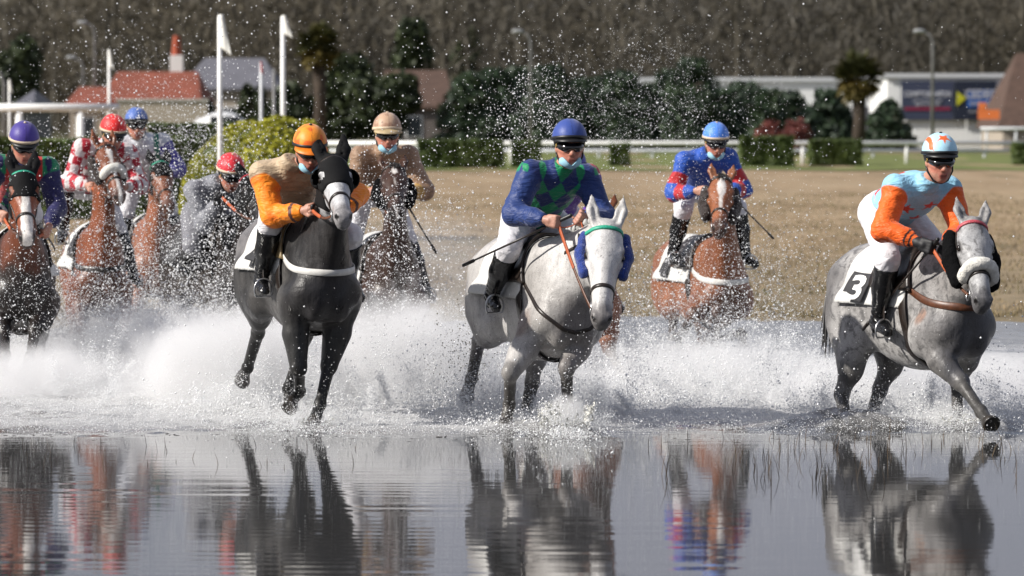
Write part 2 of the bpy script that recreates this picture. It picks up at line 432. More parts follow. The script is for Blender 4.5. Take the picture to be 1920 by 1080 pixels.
# water
m, nt, bs = mat_new('flood water')
bs.inputs['Roughness'].default_value = .035; bs.inputs['IOR'].default_value = 1.50
at = nt.nodes.new('ShaderNodeAttribute'); at.attribute_name = 'Col'
link(nt, mix(nt, at.outputs['Color'], (.040, .040, .040), (.44, .44, .44)), bs.inputs['Base Color'])
mp = nt.nodes.new('ShaderNodeMapRange'); sc_ = nt.nodes.new('ShaderNodeSeparateColor'); link(nt, at.outputs['Color'], sc_.inputs[0]); link(nt, sc_.outputs[0], mp.inputs[0]); mp.inputs[3].default_value = .035; mp.inputs[4].default_value = .45; link(nt, mp.outputs[0], bs.inputs['Roughness'])
w1 = nt.nodes.new('ShaderNodeTexNoise'); w1.inputs['Scale'].default_value = 1.0; w1.inputs['Detail'].default_value = 3; link(nt, mapping(nt, (.9, 6.5, 1), rot=(0, 0, R(-4))), w1.inputs['Vector'])
w2 = tex_noise(nt, 9, 4, .6)
wm = nt.nodes.new('ShaderNodeTexNoise'); wm.inputs['Scale'].default_value = .22; link(nt, nt.nodes.new('ShaderNodeTexCoord').outputs['Object'], wm.inputs['Vector'])
b1 = bump(nt, w1.outputs['Fac'], .30, .0028, None); b2 = bump(nt, w2.outputs['Fac'], .20, .0014, None, b1); link(nt, b2, bs.inputs['Normal'])
def wz(X, Y):
    P = np.stack([X, Y, X*0], -1); ch = sm(Y+1.0*vnoise(P*np.array([1, .4, 1]), .8, 93), 26.6, 27.9)*(1-.6*sm(Y, 31, 38))
    z = vnoise(P, .13, 51)*.030+vnoise(P, .33, 52)*.035+vnoise(P, .06, 53)*.014
    for (cx, cy, r, h_) in ((.40, 26.95, .26, .14), (3.42, 27.35, .28, .10), (-1.40, 27.35, .22, .05), (2.45, 27.5, .5, .12), (-.02, 27.3, .25, .06)):
        d2 = ((X-cx)**2+(Y-cy)**2)/r**2; z = z+h_*np.exp(-d2)*(1+.5*vnoise(P, .07, 54)*2)
    rip = .0009*np.sin(Y*34+X*1.8+9*vnoise(P, 2.2, 71)+3*vnoise(P, .7, 72))*sm(Y, 25.6, 22.5)*sm(X, .9, -1.4)*np.clip(.6+1.6*vnoise(P, 1.6, 73), 0, 1)
    rip = rip*.45+vnoise(np.stack([X*.16+Y*.05, Y, X*0], -1), .13, 81)*.0042*sm(Y, 26.3, 22.0)*sm(X, 2.6, -1.6)*np.clip(.55+1.8*vnoise(P, 1.3, 82), 0, 1)
    return z*ch+rip
V, F = quad_grid(-7.5, 7.5, 17, 48, 760, 900, wz)
ye = V[:, 1]+1.1*vnoise(V*np.array([1, .4, 0]), .8, 93)+.5*vnoise(V*np.array([1, 1, 0]), .2, 94); fo = sm(ye, 26.7, 28.3)*(1-.55*sm(V[:, 1], 32, 40)); fo = fo*np.clip(1.05+1.0*vnoise(V*np.array([1, 1, 0]), .22, 60)+.8*vnoise(V*np.array([1, 1, 0]), .06, 61), 0, 1)
edge = sm(np.maximum(np.abs(V[:, 0]), 0), 7.5, 6.5); V[:, 2] *= edge
wat = obj('water', np_mesh('water', V, F, True, np.stack([fo]*3, 1)), m); tag(wat, kind='structure')
V5 = []; F5 = []
for (x0, x1, y0, y1) in ((-59, -7.5, -20, 48), (7.5, 59, -20, 48), (-7.5, 7.5, -20, 17)):
    n0 = len(V5)*4; q, f = quad_grid(x0, x1, y0, y1, 2, 2); V5.append(q); F5.append(f+n0)
tag(obj('outer_water', np_mesh('ow', np.concatenate(V5), np.concatenate(F5), True, np.zeros(3)), m), kind='structure')
# ---- foliage
def leaf_mat(name, c0, c1, c2, rough=.6, sc=1.5, trans=.2):
    m, nt, bs = mat_new(name); at = nt.nodes.new('ShaderNodeAttribute'); at.attribute_name = 'Col'
    s_ = nt.nodes.new('ShaderNodeSeparateColor'); link(nt, at.outputs['Color'], s_.inputs[0])
    link(nt, ramp(nt, s_.outputs[0], [(0, c0), (.5, c1), (1, c2)]), bs.inputs['Base Color']); bs.inputs['Roughness'].default_value = rough
    return m
def leaves(blobs, n, size, seed=0, stretch=1.6, shell=.55, noise=.35):
    "n leaf quads spread through overlapping ellipsoids; colour attribute carries a random tone per clump"
    rg = np.random.default_rng(seed); B = np.array([list(c)+list(r) for c, r in blobs], float); vol = B[:, 3]*B[:, 4]*B[:, 5]; k = rg.choice(len(B), n, p=vol**.75/(vol**.75).sum())
    d = rg.normal(size=(n, 3)); d /= np.linalg.norm(d, axis=1)[:, None]; rad = shell+(1-shell)*rg.random(n)**.6
    P = B[k, :3]+d*B[k, 3:]*rad[:, None]; s_ = np.mean(B[:, 3:]); nz = vnoise(P, max(.15, s_*.35), seed+1); P = P+d*(nz*noise*B[k, 3:].mean(1))[:, None]
    keep = vnoise(P, max(.12, s_*.28), seed+2) > -.33; P = P[keep]; d = d[keep]; n = len(P)
    A = rg.normal(size=(n, 3)); A = A+d*.4; A /= np.linalg.norm(A, axis=1)[:, None]; T_ = np.cross(A, rg.normal(size=(n, 3))); T_ /= np.linalg.norm(T_, axis=1)[:, None]
    sz = size*(.6+.8*rg.random(n))[:, None]; a_, b_ = A*sz*stretch, T_*sz*.5
    V = np.stack([P-a_*.5, P+b_, P+a_*.5, P-b_], 1).reshape(-1, 3); F = np.arange(4*n).reshape(-1, 4)
    tone = np.clip(.5+vnoise(P, max(.2, s_*.5), seed+3)*.9+.35*(rg.random(n)-.5), 0, 1); return V, F, np.repeat(tone, 4)
def leaf_obj(name, blobs, n, size, mat, parent=None, seed=0, **k):
    V, F, t_ = leaves(blobs, n, size, seed, **k); return obj(name, np_mesh(name, V, F, False, np.stack([t_]*3, 1)), mat, parent)
M_BARK = plain('bark', (.075, .062, .05), .9, var=.4, scale=4, bmp=.5, bscale=15)
M_HEDGE = leaf_mat('clipped hedge leaves', (.035, .055, .014), (.075, .11, .024), (.13, .17, .04))
M_HEDGEL = leaf_mat('yellow green hedge leaves', (.18, .19, .010), (.34, .33, .016), (.50, .46, .035))
M_CONIF = leaf_mat('dark conifer needles', (.010, .022, .012), (.022, .045, .020), (.045, .075, .03))
M_EVER = leaf_mat('evergreen leaves', (.012, .022, .008), (.03, .045, .014), (.065, .085, .025))
M_PALM = leaf_mat('palm fronds', (.03, .035, .012), (.06, .065, .018), (.16, .12, .03))
M_RED = leaf_mat('red shrub leaves', (.09, .025, .022), (.16, .045, .038), (.24, .08, .06))
# clipped box hedges along the rail
def box_hedge(px0, px1, py0, py1, label, depth=1.1, mat=M_HEDGE, n=9000, Y=None, grp='clipped box hedges along the rail', leaf=.07, round_=.15):
    Y = Y or gz(py1); c0 = pix(px0, py1, Y); c1 = pix(px1, py0, Y); w_, h_ = c1.x-c0.x, c1.z; root = empty('clipped_hedge', ((c0.x+c1.x)/2, Y+depth/2, 0)); tag(root, label, 'hedge', grp)
    rg = np.random.default_rng(int(px0)+303); V, F = [], []
    # twiggy dark core
    mb = MB(); mb.box((0, 0, h_/2-.02), (w_-.22, depth-.22, h_-.2)); mb.build('twigs', plain('hedge twigs', (.02, .024, .01), .95, var=.5, scale=8), root)
    P = rg.random((n, 3)); s_ = rg.choice(5, n, p=[.34, .1, .1, .08, .38]); 
    P = (P-.5)*np.array([w_, depth, h_]); 
    for k, (ax, sg) in enumerate(((1, -1), (0, -1), (0, 1), (1, 1), (2, 1))):
        q = s_ == k; P[q, ax] = sg*np.array([w_, depth, h_])[ax]/2*(1-.0*rg.random(q.sum()))-sg*.09*rg.random(q.sum())
    P[:, 2] += h_/2; P = P+(vnoise(P, .35, 5)[:, None]*.12)*np.sign(P-np.array([0, 0, h_*.4])); P[:, 2] = np.maximum(.03, P[:, 2])
    A = rg.normal(size=(n, 3)); A /= np.linalg.norm(A, axis=1)[:, None]; T_ = np.cross(A, rg.normal(size=(n, 3))); T_ /= np.linalg.norm(T_, axis=1)[:, None]; z_ = leaf*(.6+.8*rg.random(n))[:, None]
    V = np.stack([P-A*z_, P+T_*z_*.6, P+A*z_, P-T_*z_*.6], 1).reshape(-1, 3); t_ = np.repeat(np.clip(.5+vnoise(P, .3, 8)+.3*(rg.random(n)-.5), 0, 1), 4)
    obj('foliage', np_mesh('hedge', V, np.arange(4*n).reshape(-1, 4), False, np.stack([t_]*3, 1)), mat, root); return root
box_hedge(785, 943, 264, 322, 'wide clipped hedge block between the tan rider and the blue capped rider')
box_hedge(962, 1012, 268, 320, 'small clipped hedge block just left of the blue capped rider')
box_hedge(1145, 1180, 272, 318, 'small clipped hedge block just right of the blue capped rider')
box_hedge(1390, 1487, 258, 320, 'clipped hedge block right beside the bright blue rider')
box_hedge(1522, 1615, 264, 318, 'clipped hedge block left of the star patterned rider')
box_hedge(1905, 1990, 270, 316, 'clipped hedge block cut by the right edge')
box_hedge(-60, 330, 262, 420, 'long dark hedge behind the two riders at the left edge', 1.5, n=26000, Y=74, grp='tall hedges by the bank', leaf=.05)
box_hedge(278, 450, 234, 410, 'tall dark hedge just left of the yellow green bank', 1.5, n=16000, Y=80, grp='tall hedges by the bank', leaf=.05)
# the rounded yellow-green hedge bank
root = empty('hedge_bank', tuple(pix(482, 440, 62))[:2]+(0,)); c = root.location; tag(root, 'rounded yellow green hedge bank behind the orange capped rider', 'hedge')
bl = [((.35, 0, .2), (1.0, 1.4, 1.92)), ((.80, .3, .3), (.50, 1.3, 1.80)), ((-.72, .1, 0), (.62, 1.2, 1.66)), ((-.15, .5, .1), (1.15, 1.3, 1.95)), ((.75, 0, 0), (.55, 1.2, 1.5)), ((-.85, 0, -.2), (.50, 1.1, 1.2))]
S_ = Sdf(.06)
for cc, r in bl: S_.ell(cc, (r[0]-.06, r[1]-.06, r[2]-.06), k=.2)
S_.grid(); V, F = S_.nets(); obj('twigs', np_mesh('core', V[:, :], F), plain('bank twigs', (.06, .075, .015), .95, var=.5, scale=8), root)
V, F, t_ = leaves(bl, 90000, .038, 3, shell=.96, noise=.10); q = V[:, 2].reshape(-1, 4).min(1) > 0; F = F[q]; obj('foliage', np_mesh('f', V, F, False, np.stack([t_]*3, 1)), M_HEDGEL, root)
# conifers and evergreens
def tree(px, py_top, py_bot, wpx, Y, label, mat, kind='conifer', n=2600, leaf=.35, seed=0, grp='dark conifers in front of the wood'):
    b = pix(px, py_bot, Y); tp = pix(px, py_top, Y); h_ = tp.z; r = wpx/FPX*Y/2; root = empty(kind+'_tree', (b.x, Y, 0)); tag(root, label, 'tree', grp)
    mb = MB(); mb.tube([(0, 0, 0), (.05*h_*.1, 0, h_*.35), (0, .03*h_, h_*.8)], [.035*h_, .025*h_, .008*h_], 8)
    rg = random.Random(seed+1)
    for i in range(9):
        z0 = h_*(.2+.06*i); a_ = rg.random()*6.28; mb.tube([(0, 0, z0), (math.cos(a_)*r*.35, math.sin(a_)*r*.35, z0+h_*.06), (math.cos(a_)*r*.75, math.sin(a_)*r*.75, z0+h_*.08)], [.012*h_, .008*h_, .003*h_], 5)
    mb.build('trunk', M_BARK, root, True); bl = []
    if kind == 'conifer':
        for i in range(9):
            t_ = i/8; rr = r*(1.0-.62*t_**1.3)
            for j in range(4):
                a_ = rg.random()*6.28; o = rr*.42; bl.append(((math.cos(a_)*o, math.sin(a_)*o, h_*(.08+.84*t_)), (rr*.72, rr*.72, h_*.105)))
    else:
        for i in range(14):
            a_ = rg.random()*6.28; t_ = rg.random(); o = r*.62*math.sqrt(rg.random()); bl.append(((math.cos(a_)*o, math.sin(a_)*o, h_*(.22+.62*t_)), (r*(.36+.2*rg.random()),)*2+(h_*.15,)))
    leaf_obj('crown', bl, n, leaf, mat, root, seed, shell=.35); return root
k = 0
adj = ['broad', 'pointed', 'ragged', 'slim', 'low', 'tall', 'bushy', 'short']
for (px, top, w_) in ((880, 138, 80), (925, 130, 85), (975, 128, 90), (1030, 126, 90), (1085, 150, 80), (1130, 146, 80), (1165, 136, 90), (1215, 160, 80), (1262, 132, 80), (1295, 112, 95), (1345, 168, 80), (1395, 155, 85), (1440, 168, 70), (1475, 172, 80), (1550, 170, 70), (1665, 190, 60)):
    tree(px, top, 262, w_*1.85, 178+k % 3*4, f'{adj[k%8]} dark green conifer in the row before the bare wood, number {k+1} from the left', M_CONIF, seed=k*7, leaf=.16, n=13000); k += 1
for i, (px, top, w_, Y, lb) in enumerate(((640, 98, 120, 190, 'bushy evergreen tree right of the left palm'), (715, 120, 150, 188, 'wide evergreen tree in front of the brown roofed house'), (555, 150, 110, 186, 'low evergreen tree under the left palm'), (475, 150, 60, 184, 'small evergreen tree before the grey roofed house'), (30, 50, 110, 200, 'dark ivy covered tree at the left edge'), (770, 15, 90, 262, 'tall dark ivy covered tree rising in the wood'), (375, 165, 55, 186, 'small round evergreen beside the beige gable'), (870, 20, 70, 270, 'dark ivy covered tree near the middle of the wood'))):
    tree(px, top, 258, w_, Y, lb, M_EVER, 'evergreen', 9000 if w_ > 80 else 3500, .22, 50+i, 'evergreen trees')
# palms
def palm(px, py_top, py_cr, wpx, Y, label, seed):
    b = pix(px, 250, Y); tp = pix(px, py_top, Y).z; zc = pix(px, py_cr, Y).z; r = wpx/FPX*Y/2; root = empty('palm_tree', (b.x, Y, 0)); tag(root, label, 'palm', 'palm trees'); rg = random.Random(seed)
    mb = MB(); mb.tube([(0, 0, 0), (.1, 0, zc*.5), (0, 0, zc)], [.34, .27, .34], 10); mb.build('trunk', plain('fibrous palm trunk', (.05, .036, .026), .95, var=.5, scale=6), root, True)
    V = []; F = []; T_ = []
    for i in range(170):
        a_ = rg.random()*6.28; el = R(-75+150*rg.random()**.8); L = r*(.85+.3*rg.random()); c0 = Vector((0, 0, zc+.3*rg.random())); d = Vector((math.cos(a_)*math.cos(el), math.sin(a_)*math.cos(el), math.sin(el)))
        tone = .2+.5*rg.random() if el > -.3 else .8+.2*rg.random(); mid = c0+d*L*.62; sd_ = d.cross(Vector((0, 0, 1))).normalized()
        for j in range(16):
            f_ = (j-7.5)/7.5; e = mid+(d*math.cos(f_*1.9)+sd_*math.sin(f_*1.9))*L*.42+Vector((0, 0, -.18*L*rg.random())); s2 = (e-mid).cross(Vector((rg.random(), rg.random(), 1))).normalized()*.09
            n0 = len(V); V += [mid-s2, mid+s2, e]; F.append((n0, n0+1, n0+2)); T_ += [tone]*3
        n0 = len(V); s2 = sd_*.04; V += [c0-s2, c0+s2, mid]; F.append((n0, n0+1, n0+2)); T_ += [tone]*3
    obj('fronds', np_mesh('fr', np.array([tuple(v_) for v_ in V]), np.array(F), False, np.stack([T_]*3, 1)), M_PALM, root)
palm(597, 48, 92, 88, 176, 'tall palm tree left of the evergreens', 4); palm(1608, 95, 150, 96, 170, 'palm tree in front of the long white warehouse', 9)
for i, (px, w_, top, lb) in enumerate(((1440, 60, 226, 'low red leaved shrub, leftmost of the pair'), (1492, 62, 222, 'red leaved shrub left of the second hedge block'))):
    root = empty('red_shrub', (pix(px, 250, 165).x, 165, 0)); tag(root, lb, 'shrub', 'red leaved shrubs'); h_ = pix(px, top, 165).z; mb = MB(); mb.tube([(0, 0, 0), (0, .05, h_*.6)], [.06, .02], 6); mb.build('stem', M_BARK, root)
    leaf_obj('foliage', [((.0, 0, h_*.45), (w_/FPX*165/2, .8, h_*.5)), ((.2, 0, h_*.6), (.4, .5, h_*.42))], 1800, .14, M_RED, root, i+70, shell=.3)
# bare wood: uncountable trunks and twigs
rg = np.random.default_rng(5); mb = MB(); TW = []; TT = []
M_WOOD = leaf_mat('bare twigs', (.045, .041, .032), (.090, .078, .055), (.155, .130, .088), sc=1)
for i in range(330):
    Y = 262+150*rg.random(); X = (rg.random()-.5)*Y*.34; h_ = 13+9*rg.random(); lx = (rg.random()-.5)*1.5
    if -.0 < (X/Y*FPX+960) < 1920 and Y < 300 and rg.random() < .3: continue
    mb.tube([(X, Y, 0), (X+lx*.4, Y, h_*.5), (X+lx, Y, h_)], [.15+.15*rg.random(), .12, .03], 6, False)
    nb = 12
    for j in range(nb):
        z0 = h_*(.15+.7*rg.random()); a_ = rg.random()*6.28; L = (1.5+3*rg.random()); e = (X+lx*.6+math.cos(a_)*L, Y+math.sin(a_)*L*.6, z0+L*.9); mb.tube([(X+lx*.4, Y, z0), e], [.07, .02], 4, False)
    n = 900; C0 = np.array([X+lx*.5, Y, h_*.55]); P = C0+rg.normal(size=(n, 3))*np.array([2.4, 1.8, h_*.27]); P[:, 2] = np.clip(P[:, 2], .3, None); d = rg.normal(size=(n, 3))*np.array([.5, .5, 1.0]); d /= np.linalg.norm(d, axis=1)[:, None]; L = (.5+1.0*rg.random(n))[:, None]
    sd_ = np.cross(d, rg.normal(size=(n, 3))); sd_ /= np.linalg.norm(sd_, axis=1)[:, None]; TW.append(np.stack([P-d*L*.5-sd_*.045, P-d*L*.5+sd_*.045, P+d*L*.5+sd_*.03], 1).reshape(-1, 3)); TT.append(np.full(3*n, np.clip(.5+1.1*float(vnoise(np.array([[X, Y*.5, 0.]]), 11, 14)[0])+.5*(rg.random()-.5), 0, 1)))
# undergrowth that closes the wood towards the back
for i in range(46):
    Y = 400+60*rg.random(); X = (i/45-.5)*Y*.36; n = 1500; P = np.array([X, Y, 5.0])+rg.normal(size=(n, 3))*np.array([4.5, 3, 3.6]); P[:, 2] = np.clip(P[:, 2], .1, 13.5); d = rg.normal(size=(n, 3)); d /= np.linalg.norm(d, axis=1)[:, None]
    sd_ = np.cross(d, rg.normal(size=(n, 3))); sd_ /= np.linalg.norm(sd_, axis=1)[:, None]; L = (1.2+1.8*rg.random(n))[:, None]; TW.append(np.stack([P-d*L*.5-sd_*.16, P-d*L*.5+sd_*.16, P+d*L*.5+sd_*.1], 1).reshape(-1, 3)); TT.append(np.full(3*n, np.clip(.4+1.0*(rg.random()-.5), 0, 1)))
Vt = np.concatenate(TW); Tt = np.concatenate(TT); nb_ = len(mb.V); flat = [i for f in mb.F for i in f]; sizes = [len(f) for f in mb.F]
Vall = np.concatenate([np.array(mb.V), Vt]); Fl = np.concatenate([np.array(flat), np.arange(len(Vt))+nb_]); sz = np.concatenate([np.array(sizes), np.full(len(Vt)//3, 3)])
wd_ = obj('woodland', np_mesh('wood', Vall, (Fl.astype(np.int32), sz.astype(np.int32)), False, np.stack([np.concatenate([np.full(nb_, .45), Tt])]*3, 1)), M_WOOD); tag(wd_, 'mass of bare winter woodland across the background', 'woodland', kind='stuff')

# ---- rails, poles, lamps
M_WP = plain('white painted rail', (.85, .85, .83), .45, var=.12, scale=3)
M_GP = plain('grey white rail', (.60, .62, .64), .5, var=.15, scale=3)
M_GALV = plain('galvanised pole', (.17, .17, .17), .5, var=.2, scale=4)
def rail(pys, px0, px1, posts, Y, zt, rad, label, mat=M_WP, pw=.06, extra=None):
    x0, x1 = pix(px0, 260, Y).x, pix(px1, 260, Y).x; root = empty('rail_fence', ((x0+x1)/2, Y, 0)); cx = (x0+x1)/2; tag(root, label, 'rail', 'white racecourse rails')
    mb = MB(); mb.tube([(x0-cx, 0, zt), ((x0+x1)/2-cx, 0, zt+.0), (x1-cx, 0, zt)], rad, 10); mb.build('top_rail', mat, root, True)
    if extra: mb = MB(); mb.tube([(x0-cx, .04, extra), (x1-cx, .04, extra)], rad*.7, 8); mb.build('lower_rail', M_GP, root, True)
    for p in posts: mb = MB(); xx = pix(p, 260, Y).x-cx; mb.tube([(xx, .03, 0), (xx, .03, zt-rad*.6)], pw, 8); mb.build('post', mat, root, True)
    return root
zA = pix(960, 268.5, 141).z
rail(None, 560, 2000, [640, 780, 958, 1145, 1325, 1505, 1700, 1900], 141, zA, .082, 'near white racecourse rail across the middle distance')
rail(None, 560, 2000, [700, 912, 1123, 1223, 1425, 1637, 1846], 158, pix(960, 283, 158).z, .075, 'second white rail running lower behind the near one', M_GP)
rail(None, -80, 224, [-40, 36, 151], 86, pix(100, 202, 86).z, .095, 'thick white rail standing above the dark hedge at the left edge', pw=.085)
rail(None, 1838, 2000, [1850, 1905, 1960], 168, pix(1880, 241, 168).z, .07, 'pale handrail in front of the brown roofed house at the right edge', M_GP, pw=.05)
def flagpole(px, py0, py1, Y, label, w_=.045, flag=M_WP, fw=26, fh=62, side=1, mat=M_WP):
    x = pix(px, py1, Y).x; zt = pix(px, py0, Y).z; root = empty('flag_pole', (x, Y, 0)); tag(root, label, 'flag pole', 'flag poles by the bank')
    mb = MB(); mb.tube([(0, 0, 0), (0, 0, zt*.5), (0, 0, zt)], [w_, w_*.95, w_*.8], 8); mb.build('pole', mat, root, True)
    s_ = Y/FPX; nx, nz = 8, 12; V = []; F = []
    for j in range(nz):
        t_ = j/(nz-1); ww = fw*s_*(.30+.70*t_); 
        for i in range(nx):
            u_ = i/(nx-1); V.append((side*(u_*ww)-.02, -u_*ww*.9+.04*math.sin(u_*7+t_*2)*u_, zt+.02-t_*fh*s_*(.80+.28*u_)))
    for j in range(nz-1):
        for i in range(nx-1): F.append((j*nx+i, j*nx+i+1, (j+1)*nx+i+1, (j+1)*nx+i))
    mb = MB(); mb.add(V, F); f = mb.build('flag', flag, root, True); so = f.modifiers.new('s', 'SOLIDIFY'); so.thickness = .012
M_FLAG = plain('white flag cloth', (.68, .68, .64), .8, var=.15, scale=6)
flagpole(413, 30, 330, 56, 'tallest white flag pole, standing in front of the yellow green bank', .042, M_FLAG, 27, 72)
flagpole(531, 31, 260, 68, 'white flag pole rising behind the yellow green bank', .05, M_FLAG, 22, 40)
flagpole(205, 94, 230, 90, 'white flag pole behind the thick rail at the left', .04, M_FLAG, 12, 36)
flagpole(18, 150, 230, 92, 'small white flag pole at the left edge', .035, M_FLAG, 9, 24)
flagpole(490, 117, 240, 84, 'flag pole with a furled red flag', .045, plain('red flag cloth', (.35, .015, .03), .8), 7, 22, mat=M_GP)
flagpole(514, 130, 240, 95, 'grey pole next to the red flag', .05, M_GP, 2, 6, mat=M_GALV)
def lamp(px, py0, Y, label, arm=-1):
    x = pix(px, 240, Y).x; zt = pix(px, py0+10, Y).z; root = empty('street_lamp', (x, Y, 0)); tag(root, label, 'street lamp', 'street lamps')
    mb = MB(); mb.tube([(0, 0, 0), (0, 0, zt-.3), (arm*.1, 0, zt), (arm*.35, 0, zt+.15)], [.08, .06, .05, .04], 8); mb.build('pole', M_GALV, root, True)
    mb = MB(); mb.tube([(arm*.3, 0, zt+.14), (arm*.45, 0, zt+.2), (arm*.75, 0, zt+.20), (arm*.85, 0, zt+.16)], [.05, .10, .09, .03], 8); mb.build('lamp_head', plain('lamp head', (.30, .31, .32), .4), root, True)
lamp(995, 57, 172, 'street lamp before the conifers in the middle'); lamp(1748, 57, 166, 'street lamp before the billboards'); lamp(178, 40, 190, 'street lamp above the red roofed house at the left'); lamp(156, 105, 196, 'lower street lamp left of the red roof'); lamp(8, 128, 120, 'grey lamp pole at the left edge')
# ---- buildings
M_TILE = plain('red roof tiles', (.22, .060, .034), .85, var=.35, scale=2.5, bmp=.5, bscale=6); M_SLATE = plain('grey slate', (.13, .13, .15), .7, var=.2, scale=2); M_BTILE = plain('brown roof tiles', (.085, .050, .036), .85, var=.3, scale=3)
M_WALL = plain('beige render', (.38, .33, .27), .9, var=.15, scale=1.5); M_WHITEW = plain('white render', (.78, .78, .76), .8, var=.1, scale=.8); M_GLASS = plain('window glass', (.02, .025, .03), .1, var=.2)
def house(px0, px1, py_ridge, py_eave, Y, label, roof, wall=M_WALL, depth=8, hip=.15, chim=None, wins=3, gable=True):
    x0, x1 = pix(px0, 240, Y).x, pix(px1, 240, Y).x; w_ = x1-x0; zr = pix(960, py_ridge, Y).z; ze = max(.8, pix(960, py_eave, Y).z); root = empty('house', ((x0+x1)/2, Y+depth/2, 0)); tag(root, label, 'house', 'houses beyond the rails')
    mb = MB(); mb.box((0, 0, ze/2), (w_-.5, depth-.5, ze)); wl = mb.build('wall', wall, root)
    h_ = w_/2; d2 = depth/2; i0 = w_*hip; V = [(-h_, -d2, ze), (h_, -d2, ze), (h_, d2, ze), (-h_, d2, ze), (-h_+i0, 0, zr), (h_-i0, 0, zr), (-h_, -d2, ze-.15), (h_, -d2, ze-.15), (h_, d2, ze-.15), (-h_, d2, ze-.15)]
    mb = MB(); mb.add(V, [(0, 1, 5, 4), (1, 2, 5), (2, 3, 4, 5), (3, 0, 4), (6, 7, 1, 0), (7, 8, 2, 1), (8, 9, 3, 2), (9, 6, 0, 3), (9, 8, 7, 6)]); rf = mb.build('roof', roof, root)
    if chim:
        cx = pix(chim, 240, Y).x-(x0+x1)/2; mb = MB(); mb.box((cx, .3, zr+.3), (.62, .6, 1.0)); ch = mb.build('chimney', M_WHITEW, rf); mb = MB(); mb.tube([(cx, .3, zr+.8), (cx, .3, zr+1.75)], [.26, .16], 8); mb.build('chimney_pot', plain('orange pot', (.35, .07, .03), .8), rf)
    for i in range(wins):
        xx = -h_+w_*(i+.6)/(wins+.2); mb = MB(); mb.box((xx, -d2+.24, ze*.5), (.95, .06, min(1.2, ze*.6))); wn = mb.build('window', M_WHITEW, root); mb = MB(); mb.box((xx, -d2+.2, ze*.5), (.78, .03, min(1.05, ze*.5))); mb.build('pane', M_GLASS, wn)
    return root
house(185, 378, 133, 190, 182, 'house with a red tiled roof and white chimney on the left', M_TILE, chim=317, hip=.1)
house(120, 200, 162, 196, 186, 'low annex with a red roof left of the chimney house', M_TILE, chim=None, wins=1)
house(335, 525, 107, 165, 205, 'large house with a grey slate roof behind the flag poles', M_SLATE, M_WALL, hip=.2)
house(18, 64, 168, 200, 150, 'small grey gabled house at the left edge', M_SLATE, M_SLATE, hip=.48, wins=0)
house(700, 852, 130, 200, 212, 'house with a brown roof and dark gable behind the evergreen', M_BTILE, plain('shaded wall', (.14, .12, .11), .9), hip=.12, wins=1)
rt = house(1872, 2100, 98, 236, 190, 'house with a steep brown roof cut by the right edge', M_BTILE, depth=9, hip=.24, wins=0)
mb = MB(); z0 = pix(1850, 215, 178).z; mb.box((0, 0, 0), (1.0, .1, .45)); mb.box((-.3, -.0, .38), (.35, .1, .35))
o_ = mb.build('orange_sign', plain('orange board', (.75, .20, .05), .6), None); o_.location = (pix(1864, 210, 178).x, 184.2, z0); tag(o_, 'orange board on the brown roof at the right edge', 'sign'); o_.location.y = 180
def shed(px0, px1, py0, py1, Y, depth, label, mat, cat='warehouse', name='warehouse'):
    x0, x1 = pix(px0, 240, Y).x, pix(px1, 240, Y).x; zt = pix(960, py0, Y).z; root = empty(name, ((x0+x1)/2, Y+depth/2, 0)); tag(root, label, cat)
    mb = MB(); mb.box((0, 0, zt/2), (x1-x0, depth, zt)); mb.build('wall', mat, root); mb = MB(); mb.box((0, 0, zt+.12), (x1-x0+.4, depth+.4, .22)); mb.build('roof_edge', plain('pale metal trim', (.62, .64, .66), .4), root)
    return root, x1-x0, zt, depth
m, nt, bs = mat_new('white ribbed cladding'); wv = nt.nodes.new('ShaderNodeTexWave'); wv.inputs['Scale'].default_value = 1.3; link(nt, nt.nodes.new('ShaderNodeTexCoord').outputs['Object'], wv.inputs['Vector']); bump(nt, wv.outputs['Fac'], .5, .05, bs); bs.inputs['Base Color'].default_value = (.84, .85, .84, 1); bs.inputs['Roughness'].default_value = .6
rt, w_, zt, dp = shed(1178, 1668, 153, 240, 215, 12, 'long white warehouse behind the conifers', m)
for i in range(6): mb = MB(); mb.box((-w_/2+1.5+i*(w_-3)/5, -dp/2-.03, 1.1), (1.2, .06, 2.2)); mb.build('door', M_SLATE, rt)
rt, w_, zt, dp = shed(1664, 1900, 146, 240, 200, 10, 'white building carrying two dark billboards', m, 'building', 'building')
def text_mesh(s_, size, mat, name, parent, loc, squash=1.0, bold=.0):
    cu = bpy.data.curves.new(name, 'FONT'); cu.body = s_; cu.size = size; cu.extrude = .01; cu.offset = bold; cu.align_x = 'CENTER'; cu.align_y = 'CENTER'; cu.resolution_u = 2
    to = bpy.data.objects.new('t', cu); C.objects.link(to); bpy.context.view_layer.update(); me = bpy.data.meshes.new_from_object(to.evaluated_get(bpy.context.evaluated_depsgraph_get())); bpy.data.objects.remove(to)
    o_ = obj(name, me, mat, parent); o_.location = loc; o_.rotation_euler = (math.pi/2, 0, 0); o_.scale = (squash, 1, 1); return o_
def board(px0, px1, py0, py1, Y, label, mat):
    a_, b_ = pix(px0, py0, Y), pix(px1, py1, Y); root = empty('billboard', ((a_.x+b_.x)/2, Y, b_.z)); tag(root, label, 'billboard', 'billboards on the white building'); ww, hh = b_.x-a_.x, a_.z-b_.z
    mb = MB(); mb.box((0, .04, hh/2), (ww, .08, hh)); mb.build('panel', mat, root); return root, ww, hh
M_TX = plain('pale lettering', (.50, .52, .58), .6, var=.05); M_TB = plain('blue lettering ground', (.02, .10, .36), .6, var=.1)
rt, ww, hh = board(1690, 1788, 152, 225, 199.8, 'slate blue billboard with pale lettering and a red bar', plain('slate blue board', (.035, .045, .085), .6, var=.1))
